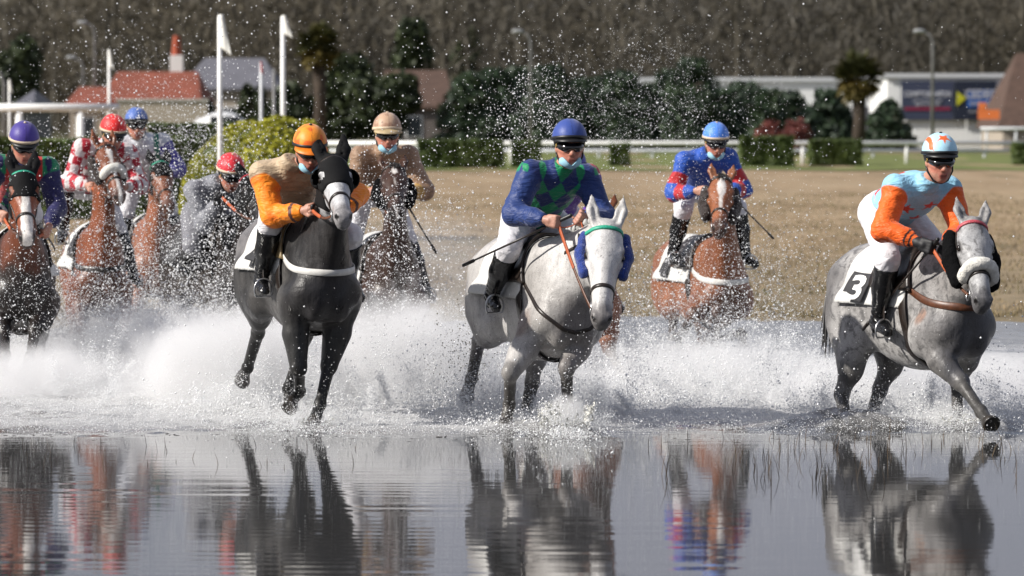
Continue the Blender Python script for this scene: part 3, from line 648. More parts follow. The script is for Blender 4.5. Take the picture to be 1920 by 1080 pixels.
text_mesh('COMPTOIR HIPON', .42, M_TX, 'lettering', rt, (0, -.03, hh*.66), .82*ww/3.2, .01); text_mesh('service et conseil', .24, M_TX, 'lettering', rt, (0, -.03, hh*.50), .9); text_mesh('agence locale', .24, M_TX, 'lettering', rt, (0, -.03, hh*.41), 1.0)
mb = MB(); mb.box((0, -.02, hh*.29), (ww*.88, .03, hh*.08)); mb.build('red_bar', plain('dark red bar', (.22, .012, .05), .6), rt)
rt, ww, hh = board(1790, 1868, 152, 225, 199.7, 'black billboard with a yellow arrow and blue lettering', plain('near black board', (.006, .012, .03), .6, var=.1))
mb = MB(); mb.box((ww*.13, -.02, hh*.55), (ww*.66, .02, hh*.46)); mb.build('blue_field', M_TB, rt)
mb = MB(); mb.add([(-ww*.45, -.04, hh*.36), (-ww*.45, -.04, hh*.74), (-ww*.22, -.04, hh*.56), (-ww*.45, -.01, hh*.36), (-ww*.45, -.01, hh*.74), (-ww*.22, -.01, hh*.56)], [(0, 2, 1), (3, 4, 5), (0, 1, 4, 3), (1, 2, 5, 4), (2, 0, 3, 5)]); mb.build('yellow_arrow', plain('yellow arrow', (.50, .50, .02), .6), rt)
text_mesh('CEDEO', .62, M_TX, 'lettering', rt, (ww*.14, -.05, hh*.66), .85, .012); text_mesh('ENERGIES', .30, M_TX, 'lettering', rt, (ww*.14, -.05, hh*.42), .9)
text_mesh('espace pro', .18, M_TX, 'lettering', rt, (ww*.05, -.03, hh*.22), 1.2)
# wall and van on the left
root = empty('boundary_wall', (pix(305, 230, 150).x, 150, 0)); tag(root, 'long beige rendered wall below the red roofed house', 'wall'); zt = pix(300, 190, 150).z
mb = MB(); mb.box((0, 0, zt/2), (3.5, .3, zt)); mb.build('wall_face', M_WALL, root); mb = MB(); mb.box((0, 0, zt+.05), (3.6, .42, .1)); mb.build('coping', plain('pale coping', (.45, .43, .4), .8), root)
root = empty('van', (pix(418, 225, 140).x, 140, 0)); tag(root, 'white van parked beyond the tall dark hedge', 'van')
S_ = Sdf(.05); S_.ell((0, 0, 1.35), (.95, .9, .72), k=.05); S_.rc((-.62, 0, 1.1), (.5, 0, 1.05), .75, .7, k=.1); S_.rc((.4, 0, .85), (.82, 0, .82), .55, .40, k=.15); S_.grid(); X = S_.axes((0, 0, 0), S_.n); S_.D = np.maximum(S_.D, (X[..., 2]-2.22)).astype(np.float32); S_.D = np.maximum(S_.D, (.35-X[..., 2])).astype(np.float32); V, F = S_.nets(); V[:, 0] *= 1.0
obj('body', np_mesh('van', V, F), plain('white car paint', (.7, .7, .7), .25, var=.03), root)
mb = MB(); mb.box((.15, -.80, 1.72), (1.1, .12, .34)); mb.build('window', M_GLASS, root)
for x in (-.6, .6): mb = MB(); mb.tube([(x, -.78, .33), (x, -.55, .33)], .33, 16); mb.build('wheel', M_SHELL if 'M_SHELL' in globals() else M_GLASS, root)
# ---- grass tufts on the dry field and stems in the water
def blades(n, x0, x1, y0, y1, hmin, hmax, w_, seed, zf, yp=1.6, lean=.35, clump=.5):
    rg = np.random.default_rng(seed); X = x0+(x1-x0)*rg.random(n); Y = y0+(y1-y0)*rg.random(n)**yp; P = np.stack([X, Y, X*0], 1); k = vnoise(P, clump, seed) > -.12*(1+0*X); P = P[k]; n = len(P); P[:, 2] = zf(P[:, 0], P[:, 1])
    h_ = (hmin+(hmax-hmin)*rg.random(n)); a_ = rg.random(n)*6.28; d = np.stack([np.cos(a_), np.sin(a_), 0*a_], 1); s_ = np.stack([-np.sin(a_), np.cos(a_), 0*a_], 1)*w_; up = np.array([0, 0, 1.])
    ln = (lean*(.3+rg.random(n)))[:, None]; M1 = P+up*(h_*.55)[:, None]+d*(h_[:, None]*ln*.35); E = P+up*h_[:, None]+d*(h_[:, None]*ln)
    V = np.stack([P-s_, P+s_, M1+s_*.8, M1-s_*.8, E], 1).reshape(-1, 3); b = np.arange(n)*5
    F4_ = np.stack([b, b+1, b+2, b+3], 1); F3_ = np.stack([b+3, b+2, b+4], 1); fl = np.concatenate([F4_.ravel(), F3_.ravel()]); sz = np.concatenate([np.full(n, 4), np.full(n, 3)]); t_ = np.repeat(np.clip(.5+.9*vnoise(P, 1.2, seed+1)+.5*(rg.random(n)-.5), 0, 1), 5)
    return np_mesh('blades', V, (fl.astype(np.int32), sz.astype(np.int32)), False, np.stack([t_]*3, 1))
M_DRYG = leaf_mat('dry grass blades', (.085, .09, .032), (.20, .155, .08), (.34, .25, .15), .9)
tag(obj('dry_grass', blades(110000, -12, 12, 41.5, 95, .02, .065, .006, 21, gzf), M_DRYG), 'short dry winter grass covering the field beyond the water', 'grass', kind='stuff')
M_STEM = leaf_mat('brown water stems', (.03, .02, .012), (.07, .045, .025), (.14, .10, .05), .8)
z0 = lambda X, Y: X*0-.03
tag(obj('water_weeds', blades(330, .9, 4.0, 23.2, 26.6, .07, .22, .0028, 33, z0, 1.0, .5, .6), M_STEM), 'thin brown stems standing in the shallow water at the lower right', 'weeds', kind='stuff')
tag(obj('water_weeds', blades(70, -4.0, -1.0, 24.2, 26.2, .05, .15, .0026, 37, z0, 1.0, .5, .6), M_STEM), 'sparse brown stems standing in the shallow water at the lower left', 'weeds', kind='stuff')
rg = np.random.default_rng(9); mb = MB()
for i in range(110):
    x = (rg.random()-.5)*9; y = 26.2+.8*rg.random()+.12*math.sin(x*2); l_ = .008+.022*rg.random(); a_ = rg.random()*3; mb.tube([(x-math.cos(a_)*l_, y-math.sin(a_)*l_, -.001), (x, y, -.0015), (x+math.cos(a_)*l_, y+math.sin(a_)*l_, -.001)], [.002, .0035, .001], 4)
tag(mb.build('floating_debris', M_STEM if False else plain('wet debris', (.03, .026, .02), .5), None), 'dark scraps of debris floating along the front of the splash', 'debris', kind='stuff')
# ------------------------------------------------------------------ horse
M_LEATHER = plain('dark leather', (0.018, 0.012, 0.009), 0.38, var=0.4, bmp=0.3, bscale=120)
M_BROWNL = plain('brown leather', (0.10, 0.035, 0.015), 0.42, var=0.4, bmp=0.3, bscale=120)
M_ORANGEL = plain('orange rubber', (0.42, 0.085, 0.02), 0.6, var=0.25, bmp=0.4, bscale=150)
M_WSTRAP = plain('white strap', (0.62, 0.61, 0.58), 0.55, var=0.25, scale=12)
M_STEEL = plain('steel', (0.55, 0.55, 0.55), 0.28, metal=1.0, var=0.2)
M_EYE = plain('eye', (0.012, 0.008, 0.006), 0.06, var=0.2, spec=0.8)
M_NOSTRIL = plain('nostril', (0.02, 0.014, 0.013), 0.7)
def cloth_dirty():
    m, nt, bs = mat_new('wet white cloth'); n = tex_noise(nt, 5, 5, .6); c = ramp(nt, n.outputs['Fac'], [(.3, (.50, .49, .46)), (.55, (.66, .66, .64))]); sp = tex_noise(nt, 55, 3, .6)
    c = mix(nt, ramp(nt, sp.outputs['Fac'], [(.66, (0, 0, 0)), (.70, (.8,)*3)]), c, (.12, .10, .07)); link(nt, c, bs.inputs['Base Color']); bs.inputs['Roughness'].default_value = .6; w = tex_noise(nt, 11, 4, .6, dist=1.2); bump(nt, w.outputs['Fac'], .6, .03, bs); return m
M_CLOTH = cloth_dirty()
M_PANEL = plain('black panel', (0.03, 0.03, 0.034), 0.7, var=0.3)
M_NUM = plain('white number', (0.75, 0.75, 0.74), 0.7, var=0.1)
M_HOOF = plain('hoof', (0.035, 0.03, 0.026), 0.35, var=0.5, scale=25, bmp=0.3, bscale=50)
M_BLACKF = plain('black fleece', (0.004, 0.004, 0.0045), 0.95, var=0.4, scale=80, bmp=1.0, bscale=110, spec=.1, sheen=0.0, dist=0.012)
M_BROWNF = plain('dark brown fleece', (0.022, 0.013, 0.01), 0.95, var=0.4, scale=80, bmp=1.0, bscale=110, sheen=0.2, dist=0.012)
M_BLUEF = plain('blue fleece', (0.006, 0.035, 0.24), 0.95, var=0.4, scale=80, bmp=1.0, bscale=110, sheen=0.4, dist=0.012)
M_WHITEF = plain('white fleece', (0.72, 0.70, 0.64), 0.95, var=0.15, scale=60, bmp=1.0, bscale=110, sheen=0.3, dist=0.012)
M_HOOD = plain('black hood cloth', (0.005, 0.005, 0.0055), 0.8, var=0.3, bmp=0.5, bscale=90, spec=.2)
M_GREENB = plain('green braid', (0.02, 0.35, 0.22), 0.5, var=0.5, scale=160)
M_REDB = plain('red and white braid', (0.5, 0.08, 0.1), 0.5, var=0.6, scale=160)

def reach(F, org, px, py, L, near=True):
    "point on the sight line of photo pixel (px, py) at distance L from org (world), or the nearest one"
    O = np.array([0, 0, CAM_H]); d = pray(px, py); d = d/np.linalg.norm(d); q = np.array(org)-O
    b = d@q; c = q@q-L*L; disc = b*b-c
    if disc < 0:
        p = O+d*b; v = p-np.array(org); return np.array(org)+v/np.linalg.norm(v)*L
    return O+d*(b-math.sqrt(disc) if near else b+math.sqrt(disc))
class Frame:
    def __init__(s, a, loc, sc=1.0):
        s.a = R(a); s.loc = np.array(loc, float); s.sc = sc; s.rz = s.a-math.pi/2
        s.f = np.array([math.sin(s.a), -math.cos(s.a), 0]); s.l = np.array([math.cos(s.a), math.sin(s.a), 0])
    def w(s, p): return s.loc+s.sc*(p[0]*s.f+p[1]*s.l+np.array([0, 0, p[2]]))
    def loc_of(s, P):
        d = (np.array(P)-s.loc)/s.sc; return np.array([d@s.f, d@s.l, d[2]])
    def pk(s, px, py, x=None, y=None):
        O = np.array([0, 0, CAM_H]); d = pray(px, py); ax, v = (s.f, x) if x is not None else (s.l, y)
        t = (v*s.sc-(O-s.loc)@ax)/(d@ax); return s.loc_of(O+d*t)
    def reach(s, org, px, py, L, near=True): return s.loc_of(reach(None, s.w(org), px, py, L*s.sc, near))

def strap_cast(sd, O, Dr, w, th, closed=False, rmax=0.6, off=0.004):
    P = sd.cast(O, Dr, rmax, off); Dr = np.atleast_2d(Dr); return ribbon(P, Dr/np.linalg.norm(Dr, axis=1)[:, None], w, th, closed)

def build_horse(P):
    fr = P['fr']; hr = P.get('h', 0.014); S = Sdf(hr)
    root = empty('horse', tuple(fr.loc), fr.rz); root.scale = (fr.sc,)*3
    tag(root, P['label'], 'horse', 'racehorses galloping through the water')
    tr = 'trunk'; wd = P.get('wd', 1.0)
    S.ell((0.14, 0, 1.165), (0.58, 0.275*wd, 0.385), k=0.1, tag=tr)
    S.ell((-0.32, 0, 1.27), (0.48, 0.26*wd, 0.29), k=0.1, tag=tr)
    S.ell((-0.08, 0, 1.07), (0.52, 0.235*wd, 0.24), k=0.1, tag=tr)
    S.ell((-0.62, 0, 1.35), (0.34, 0.25*wd, 0.24), k=0.1, tag=tr)
    for y in (-1, 1):
        S.ell((-0.63, 0.135*y, 1.17), (0.25, 0.15, 0.33), k=0.08, tag=tr)
        S.rc((-0.78, 0.12*y, 1.32), (-0.66, 0.15*y, 0.98), 0.13, 0.115, k=0.08, tag=tr)
        S.rc((0.36, 0.115*y, 1.42), (0.64, 0.15*y, 1.12), 0.11, 0.112, k=0.07, sq=0.8, lat=(0, 1, 0), tag=tr)
        S.ell((0.66, 0.095*y, 1.05), (0.13, 0.105, 0.16), k=0.035, tag=tr)
        S.rc((0.62, 0.17*y, 1.08), (0.42, 0.185*y, 0.97), 0.105, 0.10, k=0.05, tag=tr)
    S.rc((0.52, 0, 1.49), (0.12, 0, 1.455), 0.085, 0.075, k=0.14, tag=tr)
    S.ell((0.56, 0, 1.14), (0.22, 0.20, 0.25), k=0.08, tag=tr)
    S.rc((-0.86, 0, 1.47), (-0.94, 0, 1.36), 0.05, 0.04, k=0.05, tag=tr)
    for p_ in S.P:
        for k_ in ('a', 'b', 'c'):
            if k_ in p_: p_[k_][0] = p_[k_][0]*.87+.01; p_[k_][1] *= (.82 if p_[k_][0] > .3 else .90)
        if p_['t'] == 'el': p_['r'][0] *= .88; p_['r'][1] *= (.82 if p_['c'][0] > .3 else .88)
    T = Sdf(hr); T.P = list(S.P); T.grid()
    # neck and head
    poll = np.array(P['poll_l']) if 'poll_l' in P else fr.pk(P['poll'][0], P['poll'][1], x=P['poll'][2])
    hs = P.get('hs', 1.0); L = 0.55*hs
    nose = fr.reach(poll, P['nose'][0], P['nose'][1], L, P.get('nose_near', True))
    u = nrm(nose-poll)
    base = np.array([0.42, 0, 1.30]); b2 = np.array([0.70, poll[1]*0.25, 1.45])
    hy = R(P.get('headyaw', 0)); w0 = np.array([-math.sin(hy), math.cos(hy), P.get('headroll', 0)]); w = nrm(w0-u*(w0@u)); v = np.cross(u, w)
    neck_end = poll+u*0.07*hs-v*0.10*hs
    nk = bez([base, b2, neck_end*0.55+b2*0.45+np.array([0, 0, 0.03]), neck_end], 8)
    rad = np.interp(np.linspace(0, 1, 8), [0, .3, .7, 1], [0.24, 0.195, 0.138, 0.108])
    for i in range(7):
        d = nrm(nk[i+1]-nk[i]); lat = nrm(np.cross((0, 0, 1), d)); lat = lat if lat[1] > 0 else -lat
        sq = np.interp(i/6, [0, .5, 1], [0.62, 0.54, 0.66])
        S.rc(nk[i], nk[i+1], rad[i], rad[i+1], k=0.07 if i < 2 else 0.04, sq=sq, lat=lat, tag='neck')
    S.P[-7]['k'] = 0.12
    HM = np.stack([u, v, w])
    def H(a, b, c): return poll+(a*u+b*v+c*w)*hs
    def he(c, r, k=0.03, tag='skull', cut=False): S.ell(H(*c), np.array(r)*hs, HM, k, tag, cut)
    def hc(a, b, ra, rb, k=0.03, tag='skull', sq=1.0, cut=False): S.rc(H(*a), H(*b), ra*hs, rb*hs, k, sq, w, tag, cut)
    he((.12, -.085, 0), (.16, .09, .083), .05)
    he((.17, -.045, 0), (.15, .045, .092), .03)
    hc((.22, -.055, 0), (.50, -.05, 0), .055, .040, .03)
    hc((.25, -.10, 0), (.50, -.085, 0), .072, .048, .04)
    hc((.22, -.20, 0), (.50, -.125, 0), .045, .034, .04)
    he((.555, -.075, 0), (.058, .055, .058), .03, 'muzzle')
    he((.575, -.112, 0), (.040, .034, .040), .02, 'muzzle')
    he((.53, -.145, 0), (.040, .028, .030), .02, 'muzzle')
    for y in (-1, 1):
        he((.19, -.165, .050*y), (.125, .115, .036), .03)
        he((.175, -.045, .083*y), (.045, .022, .022), .018)
        he((.215, -.085, .088*y), (.045, .02, .016), .012)
        hc((.24, -.085, .072*y), (.37, -.085, .050*y), .016, .010, .015)
        he((.565, -.050, .038*y), (.032, .022, .020), .012, 'muzzle')
        he((.195, -.062, .104*y), (.024, .017, .016), .010, 'skull', True)
        he((.583, -.055, .050*y), (.016, .017, .013), .008, 'muzzle', True)
        # ears
        es = P.get('ear', (1.0, 0.0)); el, eb = es
        e0 = H(.015, -.045, .055*y); e1 = e0+(-u*.075*el+v*(.012-eb*.05)+w*(.022*y))*hs; e2 = e0+(-u*.165*el+v*(.02-eb*.12)+w*(.030*y))*hs
        S.rc(e0, e1, .030*hs, .034*hs, .02, 0.6, v, 'ear'); S.rc(e1, e2, .034*hs, .006*hs, .012, 0.6, v, 'ear')
        S.rc(e0-u*.02*hs+v*.024*hs, e1+v*.028*hs-u*.04*hs, .017*hs, .012*hs, .006, 1.0, None, 'ear', True)
    # legs
    hooves = []
    def leg(side, front, pts):
        y = side*(0.165 if front else 0.15)
        if front:
            top = np.array([0.40, y*1.05, 0.98]); Ls = (0.40, 0.285, 0.125)
        else:
            top = np.array([-0.38, y*1.05, 1.02]); Ls = (0.45, 0.37, 0.125)
        js = [top]
        for i, p in enumerate(pts):
            if i > 2: break
            if isinstance(p, tuple) and p[0] == 'a':
                an = R(p[1]); sp = R(p[2]) if len(p) > 2 else 0
                d = np.array([math.sin(an)*math.cos(sp), math.sin(sp), -math.cos(an)*math.cos(sp)]); js.append(js[-1]+d*Ls[i])
            else:
                js.append(fr.reach(js[-1], p[0], p[1], Ls[i], p[2] if len(p) > 2 else True))
        k = 0.025
        a, b, c, d = js; hd = None
        f1 = nrm(b-a); side_v = np.array([0, 1.0, 0])
        bk1 = nrm(np.cross(side_v, f1)); bk1 = bk1 if bk1[0] < 0 else -bk1
        bk2 = nrm(np.cross(side_v, nrm(c-b))); bk2 = bk2 if bk2[0] < 0 else -bk2
        if abs(nrm(c-b)[0]) > .97 and front: bk2 = nrm(np.array([0, 0, 1.0])-nrm(c-b)*nrm(c-b)[2])
        if front:
            S.rc(a+np.array([.02, 0, .06]), a+(b-a)*.45, .125, .085, .06, .85, (0, 1, 0), 'upper')
            S.rc(a+(b-a)*.45, b, .094, .055, k, 1, None, 'upper')
            S.ell(a+(b-a)*.28-bk1*.03, (.06, .06, .11), None, .04, 'upper')
            S.ell(b-bk1*.006, (.054, .052, .062), None, .02, 'knee')
            S.rc(b, c, .043, .034, .015, 1, None, 'low'); S.rc(b+bk2*.022, c+bk2*.02, .020, .016, .012, 1, None, 'low')
        else:
            S.rc((-.53, y, 1.16), a, .19, .135, .08, .72, (0, 1, 0), 'upper')
            S.rc(a, a+(b-a)*.5, .135, .088, .05, .75, (0, 1, 0), 'upper'); S.rc(np.array([-.62, y, 1.05]), a+(b-a)*.62, .15, .085, .07, .75, (0, 1, 0), 'upper')
            S.rc(a+(b-a)*.5, b, .084, .046, k, .85, (0, 1, 0), 'upper')
            S.rc(a+(b-a)*.55+bk1*.05, b+bk1*.05, .022, .020, .03, 1, None, 'knee')
            S.ell(b, (.058, .048, .066), None, .02, 'knee')
            S.rc(b, c, .046, .036, .015, 1, None, 'low'); S.rc(b+bk2*.03, c+bk2*.022, .020, .016, .014, 1, None, 'low')
        S.ell(c, (.045, .043, .048), None, .015, 'low'); S.ell(c+bk2*.022, (.022, .026, .026), None, .012, 'low')
        S.rc(c, d, .036, .042, .012, 1, None, 'low')
        hooves.append((c, d, bk2))
    lg = P['legs']
    leg(1, True, lg['FL']); leg(-1, True, lg['FR']); leg(1, False, lg['HL']); leg(-1, False, lg['HR'])
    S.grid()
    V, F = S.nets(); V = relax(V, F, 1, 0.4)
    wt = S.weights(V); hv = (V-poll)/hs; U, VV, WW = hv@u, hv@v, hv@w
    N = vnormals(V, F)
    # sinew and muscle relief
    body_w = wt['trunk']+wt['neck']+wt.get('upper', 0)
    V = V+N*(vnoise(V*np.array([.6, 1, 1]), 0.16, 3)*0.014*body_w)[:, None]
    K = P['coat']; col = np.empty((len(V), 3)); base_c = np.array(K['base'])
    col[:] = base_c
    big = vnoise(V, 0.35, 5)+0.6*vnoise(V, 0.15, 6)
    if 'base2' in K: col = lerp(col, K['base2'], sm(big, -.25, .35))
    def paint(wgt, c): 
        nonlocal col; col = col*(1-wgt[:, None])+np.array(c)*wgt[:, None]
    if 'belly' in K: paint(sm(V[:, 2], 1.15, .85)*wt['trunk'], K['belly'])
    if 'neck' in K: paint(wt['neck'], K['neck'])
    face = sm(U, -.02, .10)*(wt['skull']+wt['muzzle'])
    if 'face' in K: paint(face, K['face'])
    if 'leg' in K: paint(sm(V[:, 2], K.get('legz', 1.0), K.get('legz', 1.0)-.3)*wt['upper'], K['leg'])
    lo = wt['low']+wt['knee']
    paint(lo, K.get('low', K['base']))
    if 'ear' in K: paint(wt['ear'], K['ear'])
    paint(sm(U, .46, .54)*(wt['muzzle']+wt['skull'])*K.get('muzw', .9), K.get('muzzle', (.03, .026, .026)))
    paint((np.sqrt((U-.585)**2+(VV+.05)**2+(np.abs(WW)-.052)**2) < .021).astype(float), (.006, .005, .005))
    paint(sm(np.sqrt((U-.19)**2+(VV+.06)**2+(np.abs(WW)-.095)**2), .045, .028)*.8, K.get('eyerim', (.02, .015, .014)))
    if 'blaze' in K:
        bw = K['blaze']; wj = .35*vnoise(V, .05, 9)
        prof = np.interp(U, [b[0] for b in bw], [b[1] for b in bw])*(1+wj)
        paint(sm(np.abs(WW-K.get('bo', 0)), prof+.006, prof-.004)*(VV > -.09)*(face > .5), K.get('blazec', (.72, .68, .64)))
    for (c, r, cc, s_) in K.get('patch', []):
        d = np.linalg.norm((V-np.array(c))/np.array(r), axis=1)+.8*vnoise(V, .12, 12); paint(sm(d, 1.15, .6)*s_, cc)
    body = obj('body', np_mesh('body', V, F, True, col), K['mat'], root)
    S.u, S.v, S.w, S.poll, S.hs, S.nk = u, v, w, poll, hs, nk
    # hooves
    for c, d, bk in hooves:
        ax = nrm(d-c); fw = nrm(-bk+0*ax); fw = nrm(fw-ax*(fw@ax)); la = np.cross(ax, fw); Vh = []; n = 18; Fh = []
        tl = nrm(ax+fw*.25)
        for t, r, e in ((-.012, .037, 0), (.0, .043, .0), (.03, .050, .0), (.062, .057, 0), (.070, .054, 0), (.066, .038, 0)):
            cc = d-ax*.012+tl*t
            for j in range(n):
                an = 2*math.pi*j/n; q = max(-.75, math.cos(an))
                Vh.append(cc+fw*q*r*1.12+la*math.sin(an)*r)
        for i in range(5):
            for j in range(n): Fh.append((i*n+j, i*n+(j+1) % n, (i+1)*n+(j+1) % n, (i+1)*n+j))
        Fh.append(tuple(5*n+j for j in range(n)))
        mb = MB(); mb.add(Vh, Fh); mb.build('hoof', K.get('hoofm', M_HOOF), root, True)
    # eyes
    for y in (-1, 1):
        bm = bmesh.new(); bmesh.ops.create_uvsphere(bm, u_segments=14, v_segments=10, radius=.021*hs); me = bpy.data.meshes.new('eye'); bm.to_mesh(me); bm.free()
        for p in me.polygons: p.use_smooth = True
        e = obj('eye', me, M_EYE, root); e.location = H(.195, -.064, .088*y)
    # mane
    if P.get('braids'):
        for i in range(P['braids']):
            t = .35+.6*i/(P['braids']-1); q = nk[0]*0; x = t*7; i0 = min(6, int(x)); q = nk[i0]*(1-(x-i0))+nk[i0+1]*(x-i0)
            d = nrm(nk[i0+1]-nk[i0]); up = nrm(np.cross(d, np.cross((0, 0, 1), d)));
            if up[2] < 0: up = -up
            p = S.cast(q, up, .35, .012)[0]
            B = Sdf(.006); B.ell(p, (.021, .018, .022), k=.01); B.ell(p+d*.012+up*.012, (.012, .012, .012), k=.01); B.rc(p-d*.012, p+d*.014-up*.02, .012, .009, .01); B.grid(); v_, f_ = B.nets(); v_ = v_+vnoise(v_, .02, i)[:, None]*.004
            obj('mane_braid', np_mesh('braid', v_, f_), P['maneM'], root)
    elif not P.get('hood'):
        mb = MB(); rg = random.Random(P.get('seed', 1))
        for i in range(150):
            t = .08+.9*rg.random(); x = t*7; i0 = min(6, int(x)); q = nk[i0]*(1-(x-i0))+nk[i0+1]*(x-i0)
            d = nrm(nk[i0+1]-nk[i0]); up = nrm(np.cross(d, np.cross((0, 0, 1), d))); up = up if up[2] > 0 else -up
            p = S.cast(q, up, .4, -.006)[0]; lt = np.cross(d, up)*(.5 if rg.random() < .5 else 1)*(rg.random()-.2)
            e = p+up*(.03+.05*rg.random())-d*(.02+.07*rg.random())+lt*.07
            mb.tube([p, (p+e)/2+up*.012, e], [.006, .005, .0012], 4)
        for i in range(26):
            p = H(-.01, -.02, (rg.random()-.5)*.06); e = p+(u*(.05+.07*rg.random())+v*(.035)+w*(rg.random()-.5)*.06)*hs
            mb.tube([p, (p+e)/2+v*.02, e], [.006, .005, .0012], 4)
        mb.build('mane', P['maneM'], root, True)
    # tail
    mb = MB(); rg = random.Random(5)
    for i in range(70):
        a0 = np.array([-.93, (rg.random()-.5)*.05, 1.40]); sw = (rg.random()-.5)
        q = [a0, a0+np.array([-.10, sw*.06+.03, .02]), a0+np.array([-.20, sw*.12+.06, -.16]), a0+np.array([-.22-.1*rg.random(), sw*.18+.10, -.42-.2*rg.random()])]
        mb.tube(list(bez(q, 7)), [.013, .013, .012, .011, .009, .006, .001], 4)
    mb.build('tail', P['maneM'], root, True)
    # ---------------- tack
    def patch(x0, x1, z_lo, off, th, nx=24, na=60, flare=0.0, xs=None):
        "cloth over the back: returns top and bottom vertex grids"
        G = []
        for i in range(nx):
            s_ = i/(nx-1); row_o = []; row_d = []
            for j in range(na):
                t = 2*j/(na-1)-1; an = t*R(z_lo); x = x0+(x1-x0)*s_+(xs(s_, abs(t)) if xs else 0)
                row_o.append((x, 0, 1.18)); row_d.append((0, math.sin(an), math.cos(an)))
            o_, d_ = np.array(row_o), np.array(row_d); q = T.cast(o_, d_, .6, off)
            tt = np.abs(np.linspace(-1, 1, na)); q = q+d_*(flare*sm(tt, .7, 1)*sm(s_, .5, 0)*np.ones(na)+.006*np.sin(9*tt+8*s_)*sm(tt, .3, 1))[:, None]
            G.append((q, d_))
        A = np.array([g[0] for g in G]); Dn = np.array([g[1] for g in G]); B = A-Dn*th
        Vp = np.concatenate([A.reshape(-1, 3), B.reshape(-1, 3)]); nA = nx*na; Fp = []
        for i in range(nx-1):
            for j in range(na-1):
                a_, b_, c_, d_ = i*na+j, i*na+j+1, (i+1)*na+j+1, (i+1)*na+j
                Fp.append((a_, d_, c_, b_)); Fp.append((nA+a_, nA+b_, nA+c_, nA+d_))
        for i in range(nx-1):
            for j in (0, na-1):
                a_, d_ = i*na+j, (i+1)*na+j; Fp.append((a_, d_, nA+d_, nA+a_) if j else (d_, a_, nA+a_, nA+d_))
        for j in range(na-1):
            for i in (0, nx-1):
                a_, b_ = i*na+j, i*na+j+1; Fp.append((a_, b_, nA+b_, nA+a_) if i == 0 else (b_, a_, nA+a_, nA+b_))
        return np_mesh('cloth', Vp, np.array(Fp))
    sc_ = obj('saddle_cloth', patch(-.38, .22, 86, .016, .006, flare=.05, xs=lambda s_, t: -.10*t*(1-s_)+.05*t*s_), P.get('clothM', M_CLOTH), root)
    if P.get('num'):
        dark, numc, ch = P['num']
        def pt(a_, b_, side, off):      # a_: 0..1 along the cloth towards the tail, b_: 0..1 downwards
            x = -.12-.24*a_-.10*b_; an = R(46+38*b_)*side
            q = T.cast((x, 0, 1.18), (0, math.sin(an), math.cos(an)), .6, off)[0]; return q+np.array([0, math.sin(an), math.cos(an)])*(.022*b_)
        for side in (-1, 1):
            if dark:
                n = 10; Vp = [pt(i/(n-1), j/(n-1), side, .024) for i in range(n) for j in range(n)]
                Fp = [(i*n+j, i*n+j+1, (i+1)*n+j+1, (i+1)*n+j) for i in range(n-1) for j in range(n-1)]
                if side < 0: Fp = [f[::-1] for f in Fp]
                mb = MB(); mb.add(Vp, Fp); pn = mb.build('number_panel', M_PANEL, sc_, True)
                so = pn.modifiers.new('s', 'SOLIDIFY'); so.thickness = .003; so.offset = 0
            cu = bpy.data.curves.new('number', 'FONT'); cu.body = ch; cu.size = 1; cu.resolution_u = 3; cu.offset = .03
            to = bpy.data.objects.new('n', cu); C.objects.link(to); bpy.context.view_layer.update()
            me = bpy.data.meshes.new_from_object(to.evaluated_get(bpy.context.evaluated_depsgraph_get())); bpy.data.objects.remove(to)
            bm = bmesh.new(); bm.from_mesh(me); bmesh.ops.triangulate(bm, faces=bm.faces); bmesh.ops.subdivide_edges(bm, edges=bm.edges, cuts=2)
            xs_ = [v_.co.x for v_ in bm.verts]; ys_ = [v_.co.y for v_ in bm.verts]; x0, x1, y0, y1 = min(xs_), max(xs_), min(ys_), max(ys_)
            for v_ in bm.verts:
                a_ = (v_.co.x-x0)/(x1-x0); b_ = 1-(v_.co.y-y0)/(y1-y0)
                if side < 0: a_ = 1-a_
                v_.co = Vector(pt(.15+.7*a_, .08+.84*b_, side, .030))
            bm.to_mesh(me); bm.free(); no = obj('number', me, numc, sc_)
    sm_ = P.get('saddleM', M_LEATHER)
    obj('saddle', patch(-.16, .20, 62, .040, .02, 16, 40, xs=lambda s_, t: .10*t*s_+.02*t), sm_, root)
    # girth
    th = np.linspace(0, 2*math.pi, 60, endpoint=False); Dr = np.stack([0*th, np.sin(th), np.cos(th)], 1)
    O = np.stack([.20+.10*(1-np.cos(th))/2, 0*th, 1.15+0*th], 1)
    strap_cast(T, O, Dr, .085, .008, True, .6, .012).build('girth', P.get('girthM', M_LEATHER), root, True)
    # breast strap round the front of the chest
    if P.get('breast'):
        bM, bw = P['breast']; an = np.linspace(-R(128), R(128), 50)
        Dr = np.stack([np.cos(an), np.sin(an), 0*an], 1); zz = P.get('bz', 1.22)+.12*(1-np.cos(an*.7)); O = np.stack([.36+0*an, 0*an, zz], 1)
        strap_cast(S, O, Dr, bw, .007, False, .62, .006).build('breast_strap', bM, root, True)
    if P.get('yoke'):
        for pts in P['yoke']:     # straps crossing the chest: cast from an inner axis through given directions
            q = [np.array(p_, float) for p_ in pts]; k_ = np.linspace(0, len(q)-1, 26); cc = np.array([[np.interp(x_, range(len(q)), [p_[a_] for p_ in q]) for a_ in range(3)] for x_ in k_])
            o_ = np.stack([np.full(26, .32), 0*cc[:, 1], cc[:, 2]*.4+1.15*.6], 1); strap_cast(S, o_, cc-o_, .028, .007, False, .8, .004).build('breast_strap', M_LEATHER, root, True)
